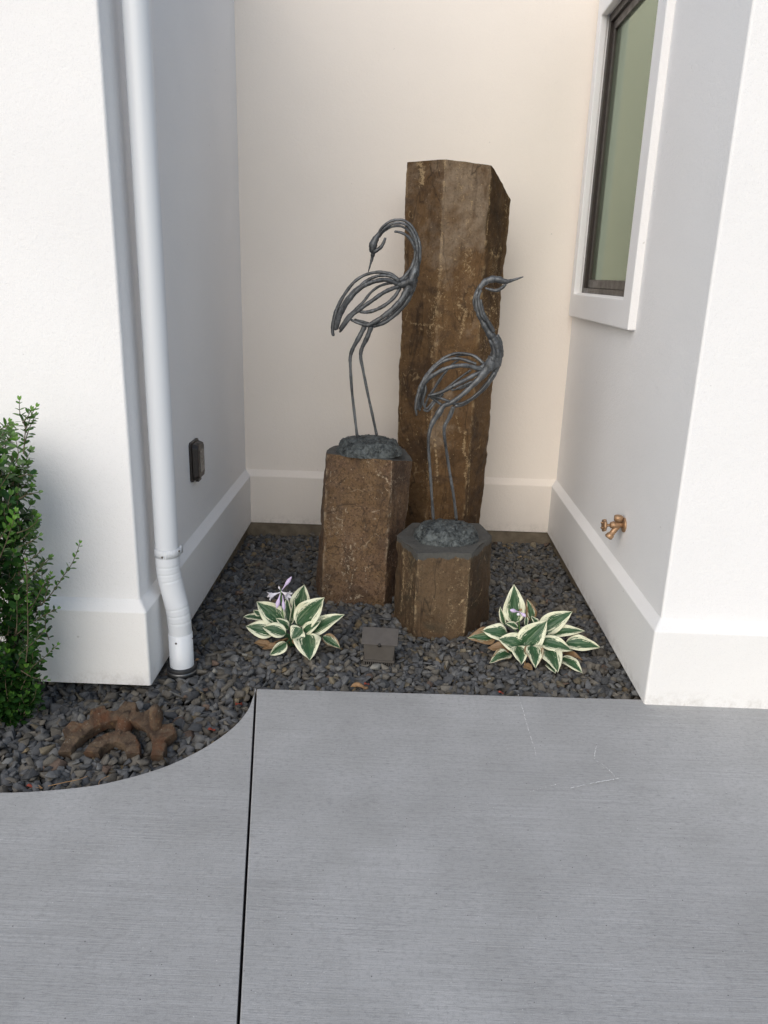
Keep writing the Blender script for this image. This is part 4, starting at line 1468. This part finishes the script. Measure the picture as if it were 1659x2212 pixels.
c4 = crop_to_pic(580, 1420, 3.95)
rnd = random.Random(5)
hl, hcr = make_hosta('variegated hosta with lilac flowers, left of the small flood light', c4, 3.07, (600, 760), [
    # base, tip, width, depth offset of base / tip, dryness
    ((655, 420), (715, 165), 185, .07, .10, 0, dict(hint=(0, -.9, .35), arch=.03)),
    ((570, 540), (540, 290), 95, .04, .08, 0, dict(hint=(-.3, -.9, .2), arch=.0, fold=.5)),
    ((578, 560), (608, 300), 55, .03, .05, 0, dict(hint=(.6, -.7, .2), arch=.05, fold=.3)),
    ((300, 500), (112, 490), 95, .06, .07, 0, dict(hint=(0, -.3, .95), arch=.10)),
    ((280, 470), (213, 418), 60, .07, .09, 0, dict(arch=.08)),
    ((500, 545), (243, 332), 210, .02, .03, 0, dict(arch=.08, hint=(-.1, -.75, .65))),
    ((420, 640), (135, 578), 170, -.03, -.01, 0, dict(arch=.10, hint=(0, -.75, .65))),
    ((532, 650), (298, 588), 140, -.03, -.02, 0, dict(arch=.16, hint=(0, -.7, .7))),
    ((560, 600), (430, 500), 90, .0, .0, 0, dict(arch=.15)),
    ((700, 660), (1115, 462), 175, .0, .0, 0, dict(arch=.10, hint=(.0, -.75, .66))),
    ((650, 560), (918, 290), 240, .0, .0, 0, dict(arch=.06, hint=(-.1, -.85, .5))),
    ((700, 640), (882, 525), 110, -.03, -.03, 0, dict(arch=.14, hint=(-.1, -.8, .6))),
    ((690, 600), (590, 702), 170, -.04, -.06, 0, dict(arch=.10, hint=(.2, -.6, .75))),
    ((735, 660), (770, 925), 250, -.05, -.17, 0, dict(arch=.16, hint=(0, -.45, .9))),
    ((540, 740), (372, 860), 105, -.09, -.11, .18, dict(arch=.10, hint=(0, -.9, .2), fold=.6)),
    ((895, 680), (1070, 800), 110, -.04, -.06, .42, dict(arch=.10, fold=.7)),
    ((380, 760), (215, 740), 70, -.06, -.05, 1.0, dict(arch=.08, fold=.5)),
    ((450, 760), (300, 800), 60, -.07, -.07, 1.0, dict(arch=.05, fold=.5)),
    ((600, 700), (690, 790), 60, -.05, -.09, .5, dict(arch=.05, fold=.3)),
], rnd)
c5 = crop_to_pic(1120, 1420, 3.95)
hr, hcr2 = make_hosta('variegated hosta with browned lower leaves, beside the right alcove wall', c5, 3.12, (800, 820), [
    ((650, 545), (651, 162), 205, .06, .10, 0, dict(hint=(0, -.9, .35), arch=.03)),
    ((560, 560), (515, 380), 60, .07, .09, .2, dict(hint=(-.5, -.7, .3), arch=.05)),
    ((830, 520), (775, 305), 110, .06, .09, .48, dict(hint=(.3, -.85, .3), arch=.05, fold=.3)),
    ((770, 570), (770, 450), 45, .04, .06, 0, dict(hint=(.4, -.8, .3), arch=.05)),
    ((890, 560), (820, 478), 60, .05, .06, 0, dict(arch=.06)),
    ((905, 620), (1228, 430), 190, .04, .05, 0, dict(arch=.09, hint=(0, -.8, .6))),
    ((985, 650), (1350, 630), 120, .02, .02, .12, dict(arch=.12, hint=(0, -.6, .8))),
    ((590, 660), (332, 622), 165, .0, .0, 0, dict(arch=.12, hint=(0, -.7, .7))),
    ((690, 590), (565, 545), 70, .03, .03, 0, dict(arch=.12)),
    ((470, 680), (192, 690), 165, .0, -.02, .50, dict(arch=.08, hint=(0, -.7, .7), fold=.3)),
    ((755, 770), (488, 702), 190, -.04, -.03, 0, dict(arch=.14, hint=(0, -.8, .6))),
    ((735, 775), (978, 522), 235, -.04, -.03, 0, dict(arch=.06, hint=(-.1, -.85, .5))),
    ((1160, 745), (1500, 792), 160, -.01, -.02, .05, dict(arch=.12, hint=(0, -.6, .8))),
    ((900, 725), (1222, 825), 155, -.04, -.06, 0, dict(arch=.14, hint=(0, -.65, .75))),
    ((610, 800), (390, 800), 110, -.05, -.05, .95, dict(arch=.15, fold=.4)),
    ((610, 850), (405, 950), 130, -.07, -.09, .36, dict(arch=.14, fold=.5, hint=(0, -.5, .85))),
    ((690, 775), (725, 960), 170, -.06, -.14, .15, dict(arch=.14, hint=(0, -.4, .9), fold=.4)),
    ((825, 770), (868, 992), 175, -.07, -.17, .33, dict(arch=.12, hint=(0, -.45, .9), fold=.4)),
    ((970, 800), (1085, 1040), 200, -.06, -.17, .02, dict(arch=.12, hint=(0, -.45, .9))),
    ((990, 950), (1060, 1045), 90, -.12, -.18, .1, dict(arch=.1)),
    ((1110, 890), (1330, 1045), 140, -.08, -.15, 0, dict(arch=.10, hint=(0, -.5, .85))),
    ((1150, 845), (1330, 915), 55, -.04, -.05, 1.0, dict(arch=.2, fold=.6)),
    ((755, 960), (835, 1010), 70, -.14, -.16, 1.0, dict(arch=.1, fold=.4)),
], random.Random(8))

# flower stalks
def stalk(parent, pts, r=.0028):
    P, rr_ = spline(pts, [r, r * .8], 6)
    mb = MB()
    mb.tube(P, rr_, 8)
    mb.build('flower_stem', M['stem'], parent)
yf = hcr.y + .01
q = lambda p, dy=0: at(c4(p), 1, yf + dy)
stalk(hl, [Vector((hcr.x, hcr.y, -.02)), q((540, 640)), q((505, 480)), q((490, 330)), q((480, 225)), q((462, 185))])
flower(hl, q((490, 222)), q((590, 85), -.01), .0085, M['petal'])
flower(hl, q((478, 240)), q((362, 280), -.02), .0105, M['petalw'], True)
flower(hl, q((485, 232)), q((562, 275), -.03), .0105, M['petalw'], True)
flower(hl, q((478, 250)), q((440, 400), -.02), .0100, M['petal'])
flower(hl, q((500, 270), -.01), q((515, 425), -.03), .0080, M['petal'])
flower(hl, q((478, 225)), q((460, 180), -.005), .0040, M['petalw'])
yf = hcr2.y + .01
q2 = lambda p, dy=0: at(c5(p), 1, yf + dy)
stalk(hr, [Vector((hcr2.x, hcr2.y, -.02)), q2((730, 680)), q2((705, 590)), q2((702, 500), -.01), q2((705, 430), -.02)], .0026)
flower(hr, q2((705, 435), -.02), q2((612, 415), -.05), .0090, M['petal'])
flower(hr, q2((705, 432), -.02), q2((770, 480), -.05), .0085, M['petal'])
flower(hr, q2((705, 440), -.02), q2((690, 468), -.05), .0070, M['petalw'])
flower(hr, q2((700, 430), -.02), q2((725, 405), -.04), .0050, M['tan'])

# ------------------------------------------------------------------ shrub
def make_shrub():
    root = thing('boxwood_shrub', 'leafy green shrub with small oval leaves before the left wall', 'shrub', (-1.52, 2.28, -.05))
    rnd = random.Random(21)
    LV, LF, LC = [], [], []
    st = MB()
    def leaf(p, d, nrm, L, tone):
        d = d.normalized()
        s = d.cross(nrm)
        if s.length < .1:
            s = d.cross(Vector((1, .3, .2)))
        s.normalize()
        n_ = s.cross(d).normalized()
        w = L * .26
        cup = .16 * w
        rows = [(0.0, .06), (.22, .72), (.5, 1.0), (.78, .78), (.94, .36), (1.0, .05)]
        k0 = len(LV)
        for t, ww in rows:
            c = p + d * (L * t) - n_ * (.10 * L * t * t)
            LV.extend([c - s * (w * ww) + n_ * cup * ww, c, c + s * (w * ww) + n_ * cup * ww])
            LC.extend([tone, tuple(x * 1.12 for x in tone[:3]) + (1,), tone])
        for i in range(len(rows) - 1):
            for j in range(2):
                a = k0 + i * 3 + j
                LF.append((a, a + 1, a + 4, a + 3))
    def shoot(pts, leafL, gap=.016, young=0.0, r=.0018):
        P, rr_ = spline(pts, [r, r * .5], 8)
        st.tube(P, rr_, 5, cap=False)
        acc, nxt, idx = 0, gap * .5, 0
        total = sum((b - a).length for a, b in zip(P, P[1:]))
        for a, b in zip(P, P[1:]):
            seg_ = (b - a).length
            while acc + seg_ > nxt:
                t = (nxt - acc) / seg_
                p = a.lerp(b, t)
                fr = nxt / total
                ax = (b - a).normalized()
                u = ax.cross(Vector((.3, .8, .2))).normalized()
                w = ax.cross(u)
                an = (idx % 2) * math.pi / 2 + rnd.uniform(-.4, .4)
                for sgn in (0, math.pi):
                    o_ = u * math.cos(an + sgn) + w * math.sin(an + sgn)
                    dirv = (o_ * rnd.uniform(.8, 1.1) + ax * rnd.uniform(.35, .8)).normalized()
                    nrm = (ax + Vector((0, -.15, .5)) + Vector((rnd.uniform(-.3, .3), rnd.uniform(-.3, .3), rnd.uniform(-.2, .3)))).normalized()
                    L = leafL * rnd.uniform(.75, 1.15) * (1 - .45 * max(0, fr - .75) / .25)
                    yg = max(0, min(1, young * (.3 + .9 * fr) + rnd.uniform(-.08, .12)))
                    k = rnd.uniform(.75, 1.2)
                    c = (lerp(.012, .11, yg) * k, lerp(.044, .25, yg) * k, lerp(.013, .032, yg) * k, 1)
                    leaf(p + dirv * .002, dirv, nrm, L, c)
                nxt += gap * rnd.uniform(.8, 1.2)
                idx += 1
            acc += seg_
        # terminal pair
        ax = (P[-1] - P[-2]).normalized()
        for s_ in (-1, 1):
            yg = min(1, young + .25)
            c = (lerp(.018, .11, yg), lerp(.060, .24, yg), lerp(.016, .032, yg), 1)
            leaf(P[-1], (ax + Vector((s_ * .35, 0, .1))).normalized(), Vector((0, -1, .3)), leafL * .6, c)
    # right-hand outline (picture x for picture y), seen at depth 2.32
    prof = [(905, 40), (950, 66), (1000, 72), (1060, 76), (1130, 78), (1180, 74), (1240, 92), (1290, 98), (1330, 90), (1370, 88), (1430, 84), (1500, 80), (1545, 62), (1590, 30), (1625, 8)]
    YC = 2.42
    zs = [at((x, y), 1, YC).z for y, x in prof]
    xs = [at((x, y), 1, YC).x for y, x in prof]
    zi, xi_ = zs[::-1], xs[::-1]
    XC = -1.38
    def rad(z):
        return float(np.interp(z, zi, xi_)) - XC
    ztop_, zbot_ = max(zs), min(zs)
    # main stems
    for k in range(9):
        a = rnd.uniform(0, 6.28)
        b = Vector((XC - .05 + .04 * math.cos(a), YC - .01 + .05 * math.sin(a), -.06))
        m_ = Vector((XC + .09 * math.cos(a), YC + .10 * math.sin(a), .45))
        t_ = Vector((XC + .13 * math.cos(a), YC + .13 * math.sin(a), rnd.uniform(.75, 1.0)))
        P, rr_ = spline([b, m_, t_], [.006, .004, .002], 6)
        st.tube(P, rr_, 7)
    n = 0
    while n < 580:
        z = rnd.uniform(zbot_ + .02, ztop_ - .04) if n % 4 else rnd.uniform(-.02, .30)
        a = rnd.uniform(0, 2 * math.pi)
        rr_ = rad(z)
        f = math.sqrt(rnd.uniform(.15, 1.0))
        ex = rr_ * f
        ex *= rnd.uniform(.86, 1.14)
        p = Vector((XC + ex * math.cos(a), YC + .13 * f * (rr_ / .17) * math.sin(a), z))
        if p.y > 2.60:
            continue
        outv = Vector((math.cos(a), math.sin(a) * .8, 0))
        L = rnd.uniform(.07, .14)
        up = rnd.uniform(.5, 1.2)
        d = (outv * rnd.uniform(.3, .9) + Vector((rnd.uniform(-.3, .3), rnd.uniform(-.3, .3), up))).normalized()
        start = p - d * L
        midp = p - d * L * .45 + Vector((rnd.uniform(-.01, .01), rnd.uniform(-.01, .01), -.008))
        shoot([start, midp, p], rnd.uniform(.031, .041), rnd.uniform(.016, .022), young=max(0, .12 + .5 * sstep(.75, 1.1, z) * rnd.random() + (.5 if rnd.random() < .10 else 0)))
        n += 1
    A_ = lambda x, y, yy=YC: at((x, y), 1, yy)
    c6 = crop_to_pic(0, 980, 4.254)
    c7 = crop_to_pic(0, 960, 2.304)
    def sh(conv, pts, yy, L=.026, gap=.016, young=.6, r=.002):
        shoot([A_(*conv(p), yy) for p in pts], L, gap, young, r)
    sh(c6, [(250, 660), (262, 500), (268, 380), (230, 290), (208, 200), (206, 90)], 2.34, .027, .019, .75)
    sh(c6, [(270, 400), (310, 310), (345, 220), (385, 160)], 2.34, .025, .014, .75)
    sh(c6, [(240, 330), (290, 270), (330, 190)], 2.32, .024, .013, .7)
    sh(c6, [(260, 560), (300, 420), (350, 300), (380, 250)], 2.36, .022, .014, .6)
    sh(c6, [(-40, 560), (30, 450), (90, 360), (150, 350)], 2.30, .024, .013, .7)
    sh(c6, [(-60, 480), (0, 400), (60, 370), (95, 320)], 2.26, .024, .012, .7)
    sh(c6, [(200, 900), (300, 880), (345, 888)], 2.34, .024, .02, .1)
    sh(c6, [(200, 1140), (300, 1090), (410, 1068)], 2.34, .026, .020, .15)
    sh(c6, [(180, 1500), (290, 1460), (380, 1390), (410, 1330)], 2.3, .024, .013, .4)
    sh(c6, [(200, 1650), (330, 1590), (420, 1530)], 2.3, .024, .016, .2)
    sh(c6, [(0, 1560), (80, 1440), (130, 1350), (165, 1270)], 2.12, .024, .014, .9)
    sh(c6, [(250, 2000), (380, 1920), (450, 1850), (540, 1760)], 2.34, .024, .016, .15)
    sh(c6, [(280, 1820), (380, 1740), (440, 1690)], 2.34, .024, .016, .15)
    sh(c6, [(440, 2260), (520, 2180), (600, 2070), (680, 1950), (750, 1850), (800, 1750), (850, 1610)], 2.42, .022, .021, .55)
    sh(c6, [(470, 2240), (495, 2120), (520, 2010), (540, 1940)], 2.40, .022, .016, .6)
    sh(c6, [(260, 1780), (285, 1900), (295, 2050), (290, 2200)], 2.25, .022, .018, .5)
    sh(c7, [(120, 1760), (180, 1640), (250, 1580), (330, 1505)], 2.38, .024, .018, .25)
    sh(c7, [(100, 1440), (190, 1370), (260, 1330), (330, 1295)], 2.36, .024, .015, .2)
    sh(c7, [(110, 1560), (180, 1500), (250, 1430)], 2.34, .023, .015, .2)
    sh(c7, [(120, 1650), (190, 1690), (270, 1705)], 2.34, .023, .015, .2)
    sh(c7, [(100, 1400), (180, 1290), (240, 1180), (270, 1120)], 2.38, .023, .016, .3)
    sh(c7, [(150, 1600), (160, 1480), (160, 1350), (155, 1150), (150, 1020)], 2.22, .022, .018, .45)
    sh(c7, [(120, 1130), (200, 1070), (280, 1000)], 2.36, .023, .016, .2)
    sh(c7, [(0, 1000), (40, 900), (80, 780)], 2.10, .024, .014, .8)
    sh(c7, [(120, 900), (190, 830), (215, 770)], 2.32, .024, .014, .5)
    o = link_mesh('foliage', LV, LF, M['leaf'], root, True)
    set_attr(o.data, 'tone', LC)
    st.build('branches', M['bark'], root)
    print('shrub leaves', len(LF) // 10)
make_shrub()

# ------------------------------------------------------------------ fallen leaves and a twig on the gravel
def fallen(px, size, mat, label, rnd, stretch=1.0, ang=0.0, z=.004):
    p = at(px, 2, 0)
    p = at(px, 2, gz(p.x, p.y) + z)
    vs, fs = [], []
    nv = 8
    for i in range(nv + 1):
        v = i / nv
        w = size * .32 * math.sin(math.pi * v) ** .8 + .0006
        for u in (-1, -.5, 0, .5, 1):
            x = (v - .5) * size * stretch
            y = u * w
            zz = .30 * size * abs(u) * math.sin(v * 4 + ang) + .22 * size * (v - .5) ** 2 + rnd.uniform(-.001, .001)
            q_ = Matrix.Rotation(ang, 3, 'Z') @ Vector((x, y, zz))
            vs.append(p + q_)
    for i in range(nv):
        for k in range(4):
            a = i * 5 + k
            fs.append((a, a + 1, a + 6, a + 5))
    o = link_mesh('fallen_leaf', vs, fs, mat, None, True)
    sm = o.modifiers.new('solid', 'SOLIDIFY')
    sm.thickness = .0008
    o['label'] = label
    o['category'] = 'fallen leaf'
    o['group'] = 'dry leaves fallen on the gravel'
rl = random.Random(3)
fallen((516, 1521), .034, M['red'], 'orange red dry leaf at the slab joint corner', rl, 1.0, 1.0)
fallen((457, 1577), .026, M['red'], 'small red leaf scrap midway along the curved walkway edge', rl, 1.1, .5)
fallen((64, 1699), .020, M['red'], 'red leaf scrap near the left picture edge by the walkway', rl, 1.0, .2)
fallen((84, 1702), .018, M['tan'], 'tan leaf scrap near the left picture edge by the walkway', rl, 1.3, .1)
fallen((776, 1485), .050, M['tan'], 'long brown leaf by the slab edge below the left hosta', rl, 1.4, .1, .010)
fallen((792, 1478), .024, M['red'], 'crumpled red leaf touching the long brown leaf', rl, 1.0, .6, .012)
fallen((1081, 1497), .020, M['red'], 'small red leaf on the slab edge below the right hosta', rl, 1.2, .05, .012)
fallen((430, 1428), .030, M['tan'], 'tan leaf beside the downspout foot', rl, 1.2, .4, .008)
mb = MB()
P, rr_ = spline([at(p, 2, -.005) for p in ((104, 1698), (140, 1690), (170, 1684), (190, 1676))], [.0014, .0009], 5)
mb.tube(P, rr_, 6)
P, rr_ = spline([at(p, 2, -.002) for p in ((216, 1712), (214, 1690), (226, 1680), (236, 1676))], [.0012, .0008], 5)
mb.tube(P, rr_, 6)
tw = mb.build('dry_twig', M['tan'], None)
tw['label'] = 'thin dry pale twig on the gravel below the sprocket'
tw['category'] = 'twig'
